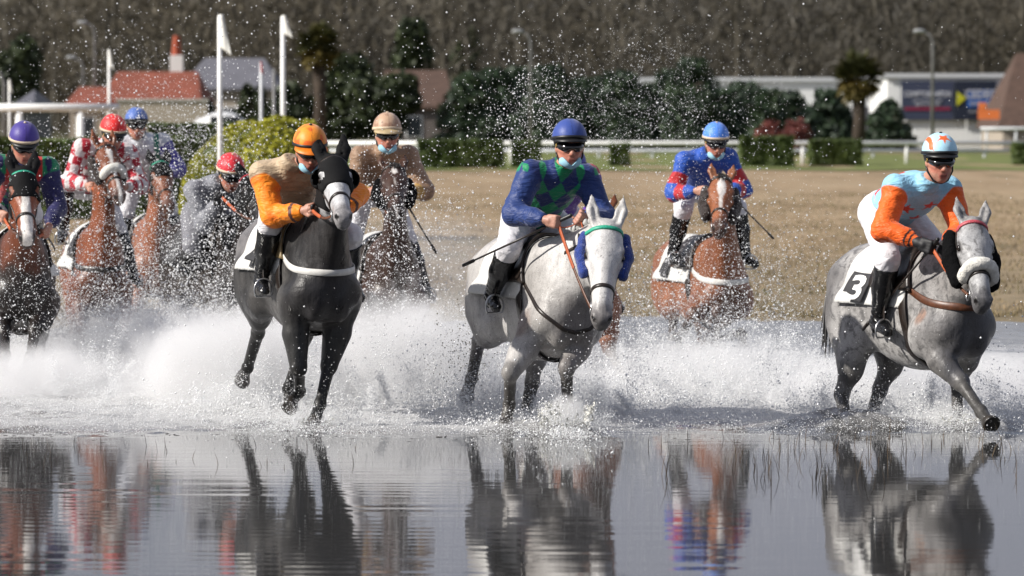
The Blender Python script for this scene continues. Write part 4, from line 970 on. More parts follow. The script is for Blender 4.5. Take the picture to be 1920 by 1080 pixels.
    # ---------------- bridle
    def hloop(u0, du, lo, hi, n=30, off=.004, vc=-.095):
        an = np.linspace(R(lo), R(hi), n); o_ = np.array([H(u0+du*math.cos(a_), vc, 0) for a_ in an])
        d_ = np.array([v*math.cos(a_)+w*math.sin(a_) for a_ in an]); return S.cast(o_, d_, .24*hs, off), d_
    br = obj('bridle', bpy.data.meshes.new('bridle'), None, root) if False else None
    parts = []
    q, d_ = hloop(.40, .0, -178, 178, 40); parts.append(ribbon(q, d_, .022*hs, .006))
    for y in (-1, 1):
        us = np.linspace(.03, .46, 16); o_ = np.array([H(x_, -.10-.0*x_, 0) for x_ in us]); d_ = np.array([w*y-v*.15]*16)
        parts.append(ribbon(S.cast(o_, d_, .2*hs, .005), d_, .018*hs, .006))
    q, d_ = hloop(.10, 0, 75, 285, 24, vc=-.13); parts.append(ribbon(q, d_, .018*hs, .006))
    bd = merge(parts).build('bridle', P.get('bridleM', M_LEATHER), root, True)
    q, d_ = hloop(.055, .0, -80, 80, 24, .007); ribbon(q, d_, .022*hs, .007).build('browband', P.get('browM', M_LEATHER), bd, True)
    bits = []
    for y in (-1, 1):
        b0 = S.cast(H(.475, -.125, 0), w*y, .2, .014)[0]; bits.append(b0)
        ring = [b0+(u*math.cos(a_)+v*math.sin(a_))*.032*hs for a_ in np.linspace(0, 2*math.pi, 17)]
        mb = MB(); mb.tube(ring, .005, 6, False); mb.build('bit_ring', M_STEEL, bd, True)
    if P.get('fleece_nose'):
        q, d_ = hloop(P.get('fu', .375), -.02, -P.get('fa', 100), P.get('fa', 100), 15, P.get('fl', .04)*.5); Z = Sdf(.009); fl = P.get('fl', .040); Z.chain(list(q), [fl*.85]+[fl]*13+[fl*.85], k=.01); Z.grid(); v_, f_ = Z.nets(); v_ = v_+(vnoise(v_, .02, 2)[:, None]*.008)*vnormals(v_, f_)
        obj('fleece_noseband', np_mesh('fleece', v_, f_), M_WHITEF, bd)
    if P.get('rollers'):
        rm, r0, u0, u1 = P['rollers']
        for y in (-1, 1):
            Z = Sdf(.010); Z.chain([H(u0, P.get('rv', -.155), .108*y), H((u0+u1)/2, P.get('rv', -.155), .122*y), H(u1, P.get('rv', -.155)+.01, .102*y)], [r0*.85, r0, r0*.9], k=.02, sq=.8, lat=w); Z.grid(); v_, f_ = Z.nets(); v_ = v_+(vnoise(v_, .022, 4)[:, None]*.010)*vnormals(v_, f_)
            obj('cheek_roller', np_mesh('roller', v_, f_), rm, bd)
    if P.get('hood'):
        uh = P['hood']; lo = np.array([1e9]*3); hi = -lo
        pts = np.array([H(a_, b_, c_) for a_ in (-.2, .36) for b_ in (-.36, .06) for c_ in (-.14, .14)])
        i0 = np.clip(((pts.min(0)-S.o)/S.h).astype(int), 0, S.n-2); i1 = np.clip(((pts.max(0)-S.o)/S.h).astype(int)+1, 2, S.n)
        X = S.axes(i0, i1); q = (X-poll)/hs; U_, V_, W_ = q@u, q@v, q@w
        DD = S.D[tuple(slice(a_, b_) for a_, b_ in zip(i0, i1))]-.009
        clip = np.maximum(np.maximum((U_-uh), -(V_+.235-.25*(U_-.05)))-.6*np.maximum(0, -V_-.12)+.25*np.abs(W_), -(V_+.34+.4*U_))
        if P.get('eyehole', True): clip = np.maximum(clip, .040-np.sqrt((U_-.185)**2+(V_+.05)**2*1.0+(np.abs(W_)-.088)**2))
        DD = np.maximum(DD, clip*hs); Z = Sdf(S.h); Z.o = S.o+i0*S.h; v_, f_ = Z.nets(np.pad(DD, 1, constant_values=.1)); v_ = v_-S.h
        hd = obj('hood', np_mesh('hood', v_, f_), M_HOOD, root)
        if P.get('cups', True):
            for y in (-1, 1):
                bm = bmesh.new(); bmesh.ops.create_uvsphere(bm, u_segments=20, v_segments=12, radius=P.get('cupr', .058)*hs)
                bmesh.ops.delete(bm, geom=[v_ for v_ in bm.verts if v_.co.z < -.012], context='VERTS')
                ax = nrm(w*y*.75+u*-.35-v*.25*1.0); zq = Vector(ax).to_track_quat('Z', 'Y'); me = bpy.data.meshes.new('cup')
                bmesh.ops.transform(bm, matrix=Matrix.Translation(Vector(H(.165, -.075, .085*y)))@zq.to_matrix().to_4x4(), verts=bm.verts)
                for v_ in list(bm.verts): pass
                # open the front of the cup
                dl = [v_ for v_ in bm.verts if (np.array(v_.co)-H(.165, -.075, .085*y))@(v*.8+u*.6) > .034*hs]
                bmesh.ops.delete(bm, geom=dl, context='VERTS'); bm.to_mesh(me); bm.free()
                for p_ in me.polygons: p_.use_smooth = True
                o_ = obj('blinker_cup', me, M_HOOD, hd); so = o_.modifiers.new('s', 'SOLIDIFY'); so.thickness = .006
    P['out'] = dict(S=S, T=T, root=root, H=H, bits=bits, u=u, v=v, w=w, hooves=hooves, nk=nk)
    return root
# ------------------------------------------------------------------ person (rider)
M_SKIN = vcol_mat('skin', .5, .25, 30, (.42, .13, .09), .5, .75, .15, 80, fine=.12)
M_BOOT = plain('black boot leather', (0.010, 0.010, 0.011), 0.22, var=.5, scale=14, bmp=.5, bscale=22, dist=.01)
M_SHELL = plain('black helmet shell', (0.010, 0.010, 0.011), 0.45, var=.3)
M_LENS = plain('dark goggle lens', (0.008, 0.007, 0.007), 0.08, var=.2, spec=.8)
M_GOLD = plain('gold ring', (.55, .38, .12), .3, metal=.8, var=.2)
M_MASK = plain('light blue face mask', (0.30, 0.55, 0.68), 0.8, var=.12, bmp=.3, bscale=60)
M_GLOVE = plain('black glove', (0.012, 0.012, 0.014), 0.6, var=.4, bmp=.4, bscale=60)
M_SILK = vcol_mat('racing silk', .52, 0, bmp=.2, bscale=30, fine=.10, sheen=.15, spec=.32, wr=.7)
M_BREECH = vcol_mat('white breeches', .7, .15, 12, (.42, .41, .42), .5, .7, .25, 22, fine=.06, wr=.4)
M_CAP = vcol_mat('helmet cover', .5, 0, bmp=.2, bscale=40, fine=.08, sheen=.2)
M_BAND = plain('cream band', (.62, .5, .36), .6, var=.15)
M_SPOKE = M_STEEL

def ik(A, B, L1, L2, hint):
    A, B = np.array(A, float), np.array(B, float); d = B-A; L = min(np.linalg.norm(d), (L1+L2)*.999); u = nrm(d); B = A+u*L
    c = (L1*L1+L*L-L2*L2)/(2*L); h = math.sqrt(max(0, L1*L1-c*c)); q = np.array(hint, float)-A; q = nrm(q-u*(q@u)); return A+u*c+q*h, B

def build_person(P, HP):
    fr = P['fr']; S = Sdf(P.get('h', .010)); sc = 1.0
    def pt(k, d):
        v_ = P.get(k, d)
        if len(v_) == 4: return fr.pk(v_[0], v_[1], **{v_[3]: v_[2]})
        return np.array(v_, float)
    pel = pt('pelvis', (-.14, 0, 1.90)); nk = pt('neck', (.34, 0, 2.10)); head = pt('head', (.47, 0, 2.24))
    root = empty('person', tuple(fr.w((0, 0, 1.5))), fr.rz); root.scale = (fr.sc,)*3
    tag(root, P['label'], 'person', 'riders in racing silks')
    off = np.array([0, 0, 1.5])
    t = nrm(nk-pel); ty = R(P.get('twist', 0)); l0 = np.array([-math.sin(ty), math.cos(ty), P.get('lean', 0)]); l = nrm(l0-t*(l0@t)); f = np.cross(l, t)   # f = chest front
    ch = nk-t*.17
    shw = P.get('shw', .185)
    sh = {1: nk-t*.055+l*shw+f*.01, -1: nk-t*.055-l*shw+f*.01}
    bk = -f
    ha, hb = P['hands']     # left, right hand positions
    hands = {1: pt('x', ha), -1: pt('x', hb)}
    if len(ha) == 4: hands[1] = fr.pk(ha[0], ha[1], **{ha[3]: ha[2]})
    if len(hb) == 4: hands[-1] = fr.pk(hb[0], hb[1], **{hb[3]: hb[2]})
    hints = {1: pt('elb_l', (.15, .62, 1.7)), -1: pt('elb_r', (.15, -.62, 1.7))}
    elb = {}; wri = {}
    for y in (1, -1): elb[y], wri[y] = ik(sh[y], hands[y], .30, .275, hints[y])
    hipw = .10; LT, LS = .42, .42
    ank = {1: pt('ank_l', (-.02, .34, 1.10)), -1: pt('ank_r', (-.02, -.34, 1.10))}; hip = {y: pel+np.array([0, y*hipw, -.02]) for y in (1, -1)}
    kh = {1: pt('knee_l', (.9, .5, 1.6)), -1: pt('knee_r', (.9, -.5, 1.6))}; kn = {}
    for y in (1, -1): kn[y], ank[y] = ik(hip[y], ank[y], LT, LS, kh[y])
    toe = {y: ank[y]+np.array([.17, y*.03, -.075]) for y in (1, -1)}
    # head frame
    hy, hp = R(P.get('hyaw', 0)), R(P.get('hpitch', -15)+4)
    F_ = np.array([math.cos(hy)*math.cos(hp), math.sin(hy)*math.cos(hp), math.sin(hp)]); L_ = np.array([-math.sin(hy), math.cos(hy), 0]); rl = R(P.get('hroll', 0)); U_ = np.cross(F_, L_); L_, U_ = L_*math.cos(rl)+U_*math.sin(rl), U_*math.cos(rl)-L_*math.sin(rl)
    HM = np.stack([F_, L_, U_]); hs = P.get('hs', 1.06)
    def H(a, b, c): return head+(a*F_+b*L_+c*U_)*hs
    def he(c, r, k=.015, tag='head', cut=False, s=None): (s or S).ell(H(*c), np.array(r)*hs, HM, k, tag, cut)
    def hc(a, b, ra, rb, k=.012, tag='head', s=None): (s or S).rc(H(*a), H(*b), ra*hs, rb*hs, k, 1, None, tag)
    he((-.01, 0, .035), (.095, .075, .095), .02); he((.030, 0, -.035), (.064, .057, .085), .03)
    he((.054, 0, -.097), (.034, .032, .026), .022); hc((.045, -.035, -.078), (.0, -.056, -.045), .016, .018, .02); hc((.045, .035, -.078), (.0, .056, -.045), .016, .018, .02); hc((.082, 0, .012), (.108, 0, -.030), .010, .0155, .012); he((.100, 0, -.034), (.012, .019, .010), .008)
    for y in (1, -1):
        he((-.005, .078*y, -.012), (.018, .010, .030), .006); hc((.064, .042*y, -.022), (.02, .062*y, -.015), .014, .013, .015)
        he((.080, .030*y, .006), (.010, .016, .010), .010, 'head', True); hc((.080, .012*y, .022), (.070, .052*y, .020), .010, .008, .012)
    hc((.088, -.018, -.066), (.088, .018, -.066), .0085, .0085, .006, 'lip'); hc((.085, -.014, -.078), (.085, .014, -.078), .0095, .0095, .006, 'lip')
    hc((-.02, 0, -.06), (0, 0, -.06), .05, .05, .04); S.rc(H(-.015, 0, -.07), nk-t*.02, .052, .058, .03, 1, None, 'neck')
    # torso & limbs
    def torso(s, g):
        Mt = np.stack([t, l, f]); s.ell(pel+t*.02, (.15+g, .155+g, .125+g), Mt, .06, 'torso'); s.ell(pel*.55+nk*.45, (.20+g, .14+g, .105+g), Mt, .08, 'torso')
        s.ell(ch-t*.03-f*.005, (.20+g, .165+g, .115+g), Mt, .06, 'torso'); s.rc(sh[1], sh[-1], .062+g, .062+g, .06, 1, None, 'torso')
    torso(S, 0)
    for y in (1, -1):
        S.rc(sh[y], elb[y], .050, .040, .03, 1, None, 'arm'); S.rc(elb[y], wri[y], .040, .026, .02, 1, None, 'arm')
        S.rc(hip[y], kn[y], .088, .058, .04, 1, None, 'leg'); S.rc(kn[y], ank[y]+(kn[y]-ank[y])*.5, .055, .055, .02, 1, None, 'leg'); S.rc(ank[y]+(kn[y]-ank[y])*.5, ank[y], .053, .034, .02, 1, None, 'leg')
        S.rc(ank[y]-np.array([.03, 0, .03]), toe[y], .034, .028, .02, 1, None, 'leg')
    fist = {}
    def hand(s, y, g, tg):
        d = nrm(wri[y]-elb[y]); gr = np.array(P.get('grip', (.45, -.25*y, .25)) if not isinstance(P.get('grip'), dict) else P['grip'][y], float); gr = nrm(gr-d*(gr@d))  # knuckle row direction
        pn = np.cross(d, gr)                                       # back of the hand
        if pn[2] < 0: pn = -pn
        w0 = wri[y]; s.rc(w0, w0+d*.04, .026+g, .027+g, .015, 1, None, tg)
        for i in range(4):
            o = (i-1.5)*.021; ln = (.9, 1.0, .95, .8)[i]
            k0 = w0+d*.03+gr*o*.8; k1 = w0+d*.092+gr*o; k2 = k1+(d*.45-pn*.9)*.030*ln; k3 = k2+(-d*.65-pn*.6)*.028*ln; k4 = k3+(-d*.9+pn*.35)*.018*ln
            s.rc(k0, k1, .016+g, .0125+g, .008, 1, None, tg); s.rc(k1, k2, .0115+g, .0105+g, .003, 1, None, tg); s.rc(k2, k3, .0105+g, .0095+g, .002, 1, None, tg); s.rc(k3, k4, .0095+g, .0085+g, .002, 1, None, tg)
        th0 = w0+d*.02-gr*.024-pn*.008; th1 = th0+d*.038-gr*.014-pn*.016; th2 = th1+d*.030+gr*.010-pn*.012
        s.rc(th0, th1, .015+g, .0125+g, .008, 1, None, tg); s.rc(th1, th2, .012+g, .010+g, .003, 1, None, tg)
        fist[y] = (w0+d*.085-pn*.025, gr)
    for y in (1, -1): hand(S, y, 0, 'hand')
    S.grid(); V, F = S.nets(); V = relax(V, F, 1, .3); wt = S.weights(V, sharp=.006)
    hv = (V-head)/hs; a_, b_, c_ = hv@F_, hv@L_, hv@U_
    col = np.tile(np.array([.50, .24, .165]), (len(V), 1)); col = lerp(col, (.30, .06, .05), wt['lip']*.9); col = lerp(col, (.12, .03, .025), .8*(np.abs(c_+.072) < .0035)*(np.abs(b_) < .022)*(a_ > .07))
    col = lerp(col, (.50, .15, .11), .55*sm(np.sqrt((c_+.035)**2+(np.abs(b_)-.045)**2), .04, .015)*(a_ > .03)); col = lerp(col, (.50, .17, .12), .5*sm(c_, -.02, -.04)*sm(np.abs(b_), .022, .012)*(a_ > .1))
    col = lerp(col, (.30, .19, .15), .4*sm(c_, -.05, -.07)*(a_ > .02)*(1-wt['lip']))     # stubble
    col = lerp(col, (.06, .035, .02), sm(c_, .03, .05)); col = lerp(col, (.05, .03, .02), sm(a_, -.02, -.04)*wt['head']*sm(c_, -.08, -.05))  # hair
    def shift(V_): return V_-off
    obj('body', np_mesh('body', shift(V), F, True, col), M_SKIN, root)
    # ---- silks
    K = Sdf(P.get('h', .010)); torso(K, .019); K.rc(nk-t*.03, nk+t*.035, .082, .072, .03, 1, None, 'collar'); K.rc(nk+t*.03, nk+t*.03+nrm(head-nk)*.05, .070, .064, .02, 1, None, 'collar')
    for y in (1, -1):
        sg = P.get('sleeve', .025); K.rc(sh[y], elb[y], .052+sg, .046+sg, .045, 1, None, 'arm%d' % y)
        K.rc(elb[y], elb[y]*.35+wri[y]*.65, .044+sg, .036+sg*.8, .03, 1, None, 'fore%d' % y); K.rc(elb[y]*.35+wri[y]*.65, wri[y]-nrm(wri[y]-elb[y])*.012, .036+sg*.8, .032, .02, 1, None, 'fore%d' % y)
    K.grid(); X = K.axes((0, 0, 0), K.n); wl = pel-t*.0; K.D = np.maximum(K.D, -((X-wl)@t).astype(np.float32)); K.D = np.maximum(K.D, (((X-(nk+t*.030))@nrm(nrm(head-nk)*.8+t*.3-f*.35)) - .042).astype(np.float32))
    for y in (1, -1):
        d = nrm(wri[y]-elb[y]); q = X-wri[y]; K.D = np.maximum(K.D, np.where(np.linalg.norm(q, axis=-1) < .12, (q@d+.010), -1).astype(np.float32))
    V, F = K.nets(); V = relax(V, F, 1, .3); N = vnormals(V, F); wt = K.weights(V, sharp=.008)
    armw = sum(wt[k] for k in wt if k.startswith('arm') or k.startswith('fore'))
    ax_ = np.zeros_like(V)
    # folds: ridges running round the sleeves and across the waist
    sc3 = np.stack([V@t*1.0, V@l*.55, V@f*.8], 1)
    wv = vnoise(sc3+vnoise(V, .12, 31)[:, None]*.10, .060, 30); wv2 = vnoise(V, .11, 33)
    rid = (1-np.abs(wv)*2.6); V = V+N*((rid*.007+wv2*.020)*(.5+.6*armw))[:, None]
    rel = V-ch; tu, tl, tf = rel@t, rel@l, rel@f
    arm_t = np.zeros(len(V)); arm_side = np.zeros(len(V)); arm_a = np.zeros(len(V))
    for y in (1, -1):
        d1 = elb[y]-sh[y]; d2 = wri[y]-elb[y]; t1 = (V-sh[y])@nrm(d1); t2 = (V-elb[y])@nrm(d2)
        wa, wf = wt['arm%d' % y], wt['fore%d' % y]; m = (wa+wf) > .5; tt = np.where(wa > wf, t1, .30+t2)
        arm_t = np.where(m, tt, arm_t); arm_side = np.where(m, y, arm_side)
        r_ = V-(sh[y]+nrm(d1)*t1[:, None]); e1 = nrm(np.cross(d1, (0, 0, 1))); e2 = np.cross(nrm(d1), e1); arm_a = np.where(m, np.arctan2(r_@e1, r_@e2), arm_a)
    info = dict(n=len(V), u=tu, l=tl, f=tf, arm=armw, at=arm_t, aside=arm_side, aa=arm_a, collar=wt['collar'], V=V, N=N)
    obj('racing_silks', np_mesh('silks', shift(V), F, True, P['silk'](info)), M_SILK, root)
    # ---- breeches and boots
    K = Sdf(P.get('h', .010)); Mt = np.stack([t, l, f]); K.ell(pel, (.165, .170, .140), Mt, .06, 'seat')
    K.ell(pel-f*.02-t*.08, (.12, .165, .13), Mt, .06, 'seat')
    for y in (1, -1):
        K.rc(hip[y], kn[y], .112, .076, .05, 1, None, 'leg'); K.rc(kn[y], kn[y]*.72+ank[y]*.28, .075, .066, .02, 1, None, 'leg')
    K.grid()
    V, F = K.nets(); V = relax(V, F, 1, .4); N = vnormals(V, F); rid = 1-np.abs(vnoise(V, .07, 41)+.4*vnoise(V, .03, 43))*3; V = V+N*(rid*.006)[:, None]
    col = np.tile(np.array(P.get('breech', (.68, .67, .70))), (len(V), 1)); obj('breeches', np_mesh('breeches', shift(V), F, True, col), M_BREECH, root)
    for y in (1, -1):
        K = Sdf(.009); bt = kn[y]*P.get('boot', .86)+ank[y]*(1-P.get('boot', .86)); mid = kn[y]*.5+ank[y]*.5
        K.rc(bt, mid, .081, .070, .02, 1); K.rc(mid, ank[y], .069, .046, .03, 1); fd = nrm(toe[y]-ank[y]); K.rc(ank[y]-fd*.02+np.array([-.01, 0, -.035]), toe[y], .043, .034, .03, 1)
        K.rc(ank[y]+np.array([-.035, 0, -.055]), ank[y]+np.array([-.04, 0, -.07]), .028, .024, .01)
        K.grid(); X = K.axes((0, 0, 0), K.n); d = nrm(kn[y]-ank[y]); K.D = np.maximum(K.D, ((X-bt)@d).astype(np.float32)); V, F = K.nets(); V = relax(V, F, 1, .4); N = vnormals(V, F)
        az = (V-ank[y])@d; V = V+N*(np.sin(az*190+3*vnoise(V, .05, 7))*.0035*np.exp(-(az/.09)**2))[:, None]
        b = obj('boot', np_mesh('boot', shift(V), F), M_BOOT, root)
        # stirrup (belongs to the horse's saddle)
        s0 = toe[y]*.45+ank[y]*.55+np.array([.02, 0, -.05]); q = []
        for an in np.linspace(-R(215), R(35), 22): q.append(s0+np.array([.0, math.cos(an)*.062, math.sin(-an)*.075+.012]))
        mb = MB(); mb.tube(q+[q[0]], .0065, 6, False); ho = HP['out']['root'] if HP else root; mb.build('stirrup', M_STEEL, ho, True)
        top = s0+np.array([0, 0, .085]); q = bez([top, top*.5+np.array([.12, y*.28, 1.40])*.5+np.array([0, y*.02, 0]), np.array([.10, y*.26, 1.42])], 10); ribbon(q, np.tile([0, y, 0.], (10, 1)), .022, .005).build('stirrup_leather', M_LEATHER, ho, True)
    # ---- gloves
    for y in (1, -1):
        if P.get('gloves', {}).get(y):
            K = Sdf(.006); hand(K, y, .004, 'g'); K.rc(wri[y]-nrm(wri[y]-elb[y])*.035, wri[y], .034, .032, .01); K.grid(); V, F = K.nets(); o_ = obj('glove', np_mesh('glove', shift(V), F), M_GLOVE, root)
    # ---- helmet
    K = Sdf(.007); K.ell(H(-.012, 0, .052), np.array((.128, .105, .118))*hs, HM, .02); K.grid(); X = (K.axes((0, 0, 0), K.n)-head)/hs; A_, B_, C_ = X@F_, X@L_, X@U_
    cutp = (.040+.10*0-C_+.18*(A_))*hs; D0 = np.maximum(K.D, cutp.astype(np.float32))
    pk = Sdf(.007); pk.o = K.o; pk.n = K.n
    V, F = K.nets(D0); V = relax(V, F, 1, .3); q = (V-head)/hs; cc = P['cap']((q@F_), (q@L_), (q@U_), len(V))
    hel = obj('helmet_cover', np_mesh('cap', shift(V), F, True, cc), M_CAP, root)
    bm = MB(); bm.tube([H(-.012, 0, .168), H(-.012, 0, .176)], [.012, .008], 8); bm.V = [tuple(np.array(v_)-off) for v_ in bm.V]; bt_ = bm.build('button', M_CAP if False else P.get('bandM', M_SHELL), hel, True)
    def ring(A0, A1, n, ry, rx, fc, dn):   # points round the helmet rim
        q = []; dr = []
        for an in np.linspace(A0, A1, n):
            a2 = math.cos(an)*rx-.012; b2 = math.sin(an)*ry; q.append(H(a2, b2, fc(a2)+dn)); dr.append(math.cos(an)*F_+math.sin(an)*L_)
        return np.array(q), np.array(dr)
    rim = lambda a2: .040+.18*a2
    q, dr = ring(0, 2*math.pi, 49, .1065*hs/hs, .130, rim, .012); rb = ribbon(q[:-1]-off, dr[:-1], .020*hs, .006, True); rb.build('helmet_band', P.get('bandM', M_SHELL), hel, True)
    # peak
    n = 17; Vp = []; Fp = []
    pl = P.get('peak', .026)
    for i, an in enumerate(np.linspace(-R(68), R(68), n)):
        a2 = math.cos(an)*.126-.012; b2 = math.sin(an)*.104; ex = pl*math.cos(an*1.3)**.8 if abs(an*1.3) < math.pi/2 else 0
        for r_, dz in ((0, .004), (ex, -.010-ex*.25), (ex, -.015-ex*.25), (0, -.004)):
            Vp.append(H(a2+math.cos(an)*r_, b2+math.sin(an)*r_, rim(a2)+dz+.004)-off)
    for i in range(n-1):
        for j in range(4): Fp.append((i*4+j, i*4+(j+1) % 4, (i+1)*4+(j+1) % 4, (i+1)*4+j))
    mb = MB(); mb.add(Vp, Fp); mb.build('peak', P.get('peakM', M_SHELL), hel, True)
    # shell, ear guards and chin strap
    K = Sdf(.007); K.ell(H(-.012, 0, .045), np.array((.118, .097, .112))*hs, HM, .02); K.grid(); X = (K.axes((0, 0, 0), K.n)-head)/hs; A_, B_, C_ = X@F_, X@L_, X@U_
    inner = np.sqrt((A_/.105)**2+(B_/.083)**2+((C_-.03)/.10)**2)-1
    D0 = np.maximum(K.D, (np.where(A_ > .02, .025-C_, -.045-.35*A_*0-C_))*hs); D0 = np.maximum(D0, (C_-.075)*hs); D0 = np.maximum(D0, -(inner)*.08).astype(np.float32)
    V, F = K.nets(D0); obj('helmet_shell', np_mesh('shell', shift(relax(V, F, 1, .4)), F), M_SHELL, root)
    mb = MB()
    for y in (1, -1): mb.tube([H(-.01, .083*y, -.02), H(.015, .078*y, -.06), H(.04, .045*y, -.112), H(.05, 0, -.126)], .006, 6)
    mb.V = [tuple(np.array(v_)-off) for v_ in mb.V]; mb.build('chin_strap', M_SHELL, root, True)
    # goggles
    K = Sdf(.005); K.ell(H(.030, 0, .006), np.array((.086, .083, .036))*hs, HM, .02)
    for y in (1, -1): K.ell(H(.070, .030*y, .002), np.array((.040, .034, .027))*hs, HM, .012)
    K.ell(H(.12, 0, -.034), np.array((.05, .017, .028))*hs, HM, .01, cut=True)
    K.grid(); X = (K.axes((0, 0, 0), K.n)-head)/hs; K.D = np.maximum(K.D, (.005-X@F_)*hs).astype(np.float32); V, F = K.nets(); gg = obj('goggles', np_mesh('goggles', shift(relax(V, F, 1, .4)), F), M_LENS, root)
    for y in (1, -1):
        mb = MB(); c0 = H(.022, .086*y, .010); q = [c0+(F_*math.cos(a2)*.009+U_*math.sin(a2)*.009)*hs-off for a2 in np.linspace(0, 2*math.pi, 13)]; mb.tube(q, .003, 5, False); mb.build('goggle_ring', M_GOLD, gg, True)
    if P.get('mask'):
        K = Sdf(.006); K.ell(H(.030, 0, -.085), np.array((.072, .069, .050))*hs, HM, .02); K.grid(); X = (K.axes((0, 0, 0), K.n)-head)/hs; A_, B_, C_ = X@F_, X@L_, X@U_
        tp = -.106+1.05*np.abs(B_) ; K.D = np.maximum(K.D, (C_-np.minimum(tp, -.04))*hs); K.D = np.maximum(K.D, (-.135+.5*np.abs(B_)-C_)*hs*.8); K.D = np.maximum(K.D, (.0-A_)*hs).astype(np.float32)
        V, F = K.nets(); obj('face_mask', np_mesh('mask', shift(relax(V, F, 1, .4)), F), M_MASK, root)
    # ---- reins
    if HP:
        o = HP['out']; rt = o['root']
        for i, y in enumerate((-1, 1)):
            b0 = o['bits'][i]; g, gr = fist[y]; dn = np.array([0, 0, -.05]); q = bez([b0, b0*.6+g*.4+dn, g*.7+b0*.3+dn*.4, g], 18)
            nn = np.tile([.2, y*1.0, .3], (18, 1)); m_ = max(2, int(18*P.get('reinsplit', .45)))
            ribbon(q[:m_+1], nn[:m_+1], .019, .006).build('reins', M_BROWNL, rt, True); ribbon(q[m_:], nn[m_:], .024, .008).build('reins', P.get('reinM', M_ORANGEL), rt, True)
        g1, g2 = fist[1][0], fist[-1][0]; q = bez([g1, g1+np.array([-.08, -.02, -.06]), g2+np.array([-.08, .02, -.06]), g2], 16); ribbon(q, np.tile([0, 0, 1.], (16, 1)), .022, .006).build('reins', P.get('reinM', M_ORANGEL), rt, True)
    # ---- whip
    if P.get('whip'):
        y, tipv, butt = P['whip']; g = fist[y][0]; tp = pt('zz', tipv) if len(tipv) == 3 else fr.pk(tipv[0], tipv[1], **{tipv[3]: tipv[2]}); d = nrm(tp-g); b0 = g-d*butt
        we = empty('whip', tuple(fr.w(g)), fr.rz); we.scale = (fr.sc,)*3; tag(we, P['whiplabel'], 'whip', 'riding whips')
        mb = MB(); mb.tube([b0-g, b0-g+d*.01, b0-g+d*.2, b0-g+d*.21], [.010, .014, .012, .008], 8); mb.build('handle', M_SHELL, we, True)
        mb = MB(); ln = np.linalg.norm(tp-b0); mb.tube([b0-g+d*.21, tp-g-d*.1], [.008, .006], 8); mb.build('shaft', M_LEATHER, we, True)
        mb = MB(); mb.tube([tp-g-d*.1, tp-g-d*.09, tp-g], [.006, .012, .011], 8); mb.build('flap', M_LEATHER, we, True)
    return root

# ---- silks patterns
def flatc(i, c): return np.tile(np.array(c, float), (i['n'], 1))
def tinted(c, i, s_=.10, c2=None):
    n_ = vnoise(i['V'], .08, 77)+.5*vnoise(i['V'], .03, 78); a = lerp(np.array(c), np.array(c2 if c2 is not None else [x*.6 for x in c]), sm(n_, -.1, .5)*1.0*(s_*4)); return a
def star(u, v, r):
    a = np.arctan2(u, v); k = 2*math.pi/5; a = np.mod(a+k/2, k)-k/2; rr = np.sqrt(u*u+v*v); e = r*.38*math.sin(math.pi/5)
    # inside of a five-pointed star
    p1 = np.array([0, r]); p2 = np.array([r*.40*math.sin(k/2), r*.40*math.cos(k/2)]); x, y = rr*np.abs(np.sin(a)), rr*np.cos(a)
    return ((p2[0]-p1[0])*(y-p1[1])-(p2[1]-p1[1])*(x-p1[0])) < 0
# ------------------------------------------------------------------ the field: ten horses and their riders
def coat(name, **k):
    m = dict(mot=.25, mcol=tuple(x*.45 for x in k['base'])); m.update(k.pop('m', {})); k['mat'] = coat_mat(name, **m); return k
GREY10 = coat('dapple grey coat', base=(.25, .24, .235), base2=(.41, .40, .39), low=(.05, .048, .045), face=(.38, .38, .385), leg=(.12, .115, .11), neck=(.30, .285, .275), muzzle=(.07, .066, .07), muzw=.8,
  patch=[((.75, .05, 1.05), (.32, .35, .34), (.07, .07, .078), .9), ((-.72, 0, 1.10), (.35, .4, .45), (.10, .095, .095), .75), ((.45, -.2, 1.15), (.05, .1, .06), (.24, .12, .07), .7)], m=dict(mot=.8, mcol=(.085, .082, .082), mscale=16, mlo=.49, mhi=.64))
DGREY5 = coat('dark steel grey coat', base=(.020, .019, .019), base2=(.06, .057, .055), low=(.010, .010, .010), leg=(.03, .03, .03), neck=(.024, .022, .022), face=(.52, .52, .53), muzzle=(.14, .12, .12), muzw=.6, ear=(.012, .012, .012),
  patch=[((.75, 0, 1.0), (.3, .35, .3), (.035, .033, .035), .85), ((-.4, -.2, 1.45), (.4, .3, .22), (.19, .18, .18), .85), ((.2, -.3, 1.1), (.25, .2, .3), (.12, .115, .11), .6), ((-.6, -.1, .95), (.4, .3, .25), (.012, .012, .013), .9)], m=dict(mot=.4, mcol=(.015, .015, .015), mscale=16))
WHITE7 = coat('flea bitten white coat', base=(.34, .325, .31), base2=(.52, .505, .49), low=(.06, .055, .05), leg=(.27, .255, .24), legz=.95, face=(.60, .59, .58), neck=(.54, .525, .51), muzzle=(.11, .10, .10), muzw=.85,
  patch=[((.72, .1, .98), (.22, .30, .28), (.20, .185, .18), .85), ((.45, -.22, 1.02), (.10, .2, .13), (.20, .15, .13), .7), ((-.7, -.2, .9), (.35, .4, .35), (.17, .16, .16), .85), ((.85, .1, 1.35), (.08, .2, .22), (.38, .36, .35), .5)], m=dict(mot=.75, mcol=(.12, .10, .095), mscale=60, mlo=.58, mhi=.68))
BAY9 = coat('bright bay coat', base=(.20, .075, .035), base2=(.27, .11, .055), low=(.03, .018, .014), leg=(.12, .05, .03), face=(.27, .095, .04), neck=(.20, .07, .03), muzzle=(.05, .03, .025), blaze=[(.05, 0), (.07, .012), (.14, .035), (.20, .03), (.26, .014), (.40, .010), (.44, 0)], patch=[((.75, 0, .95), (.3, .35, .25), (.06, .03, .02), .8)])
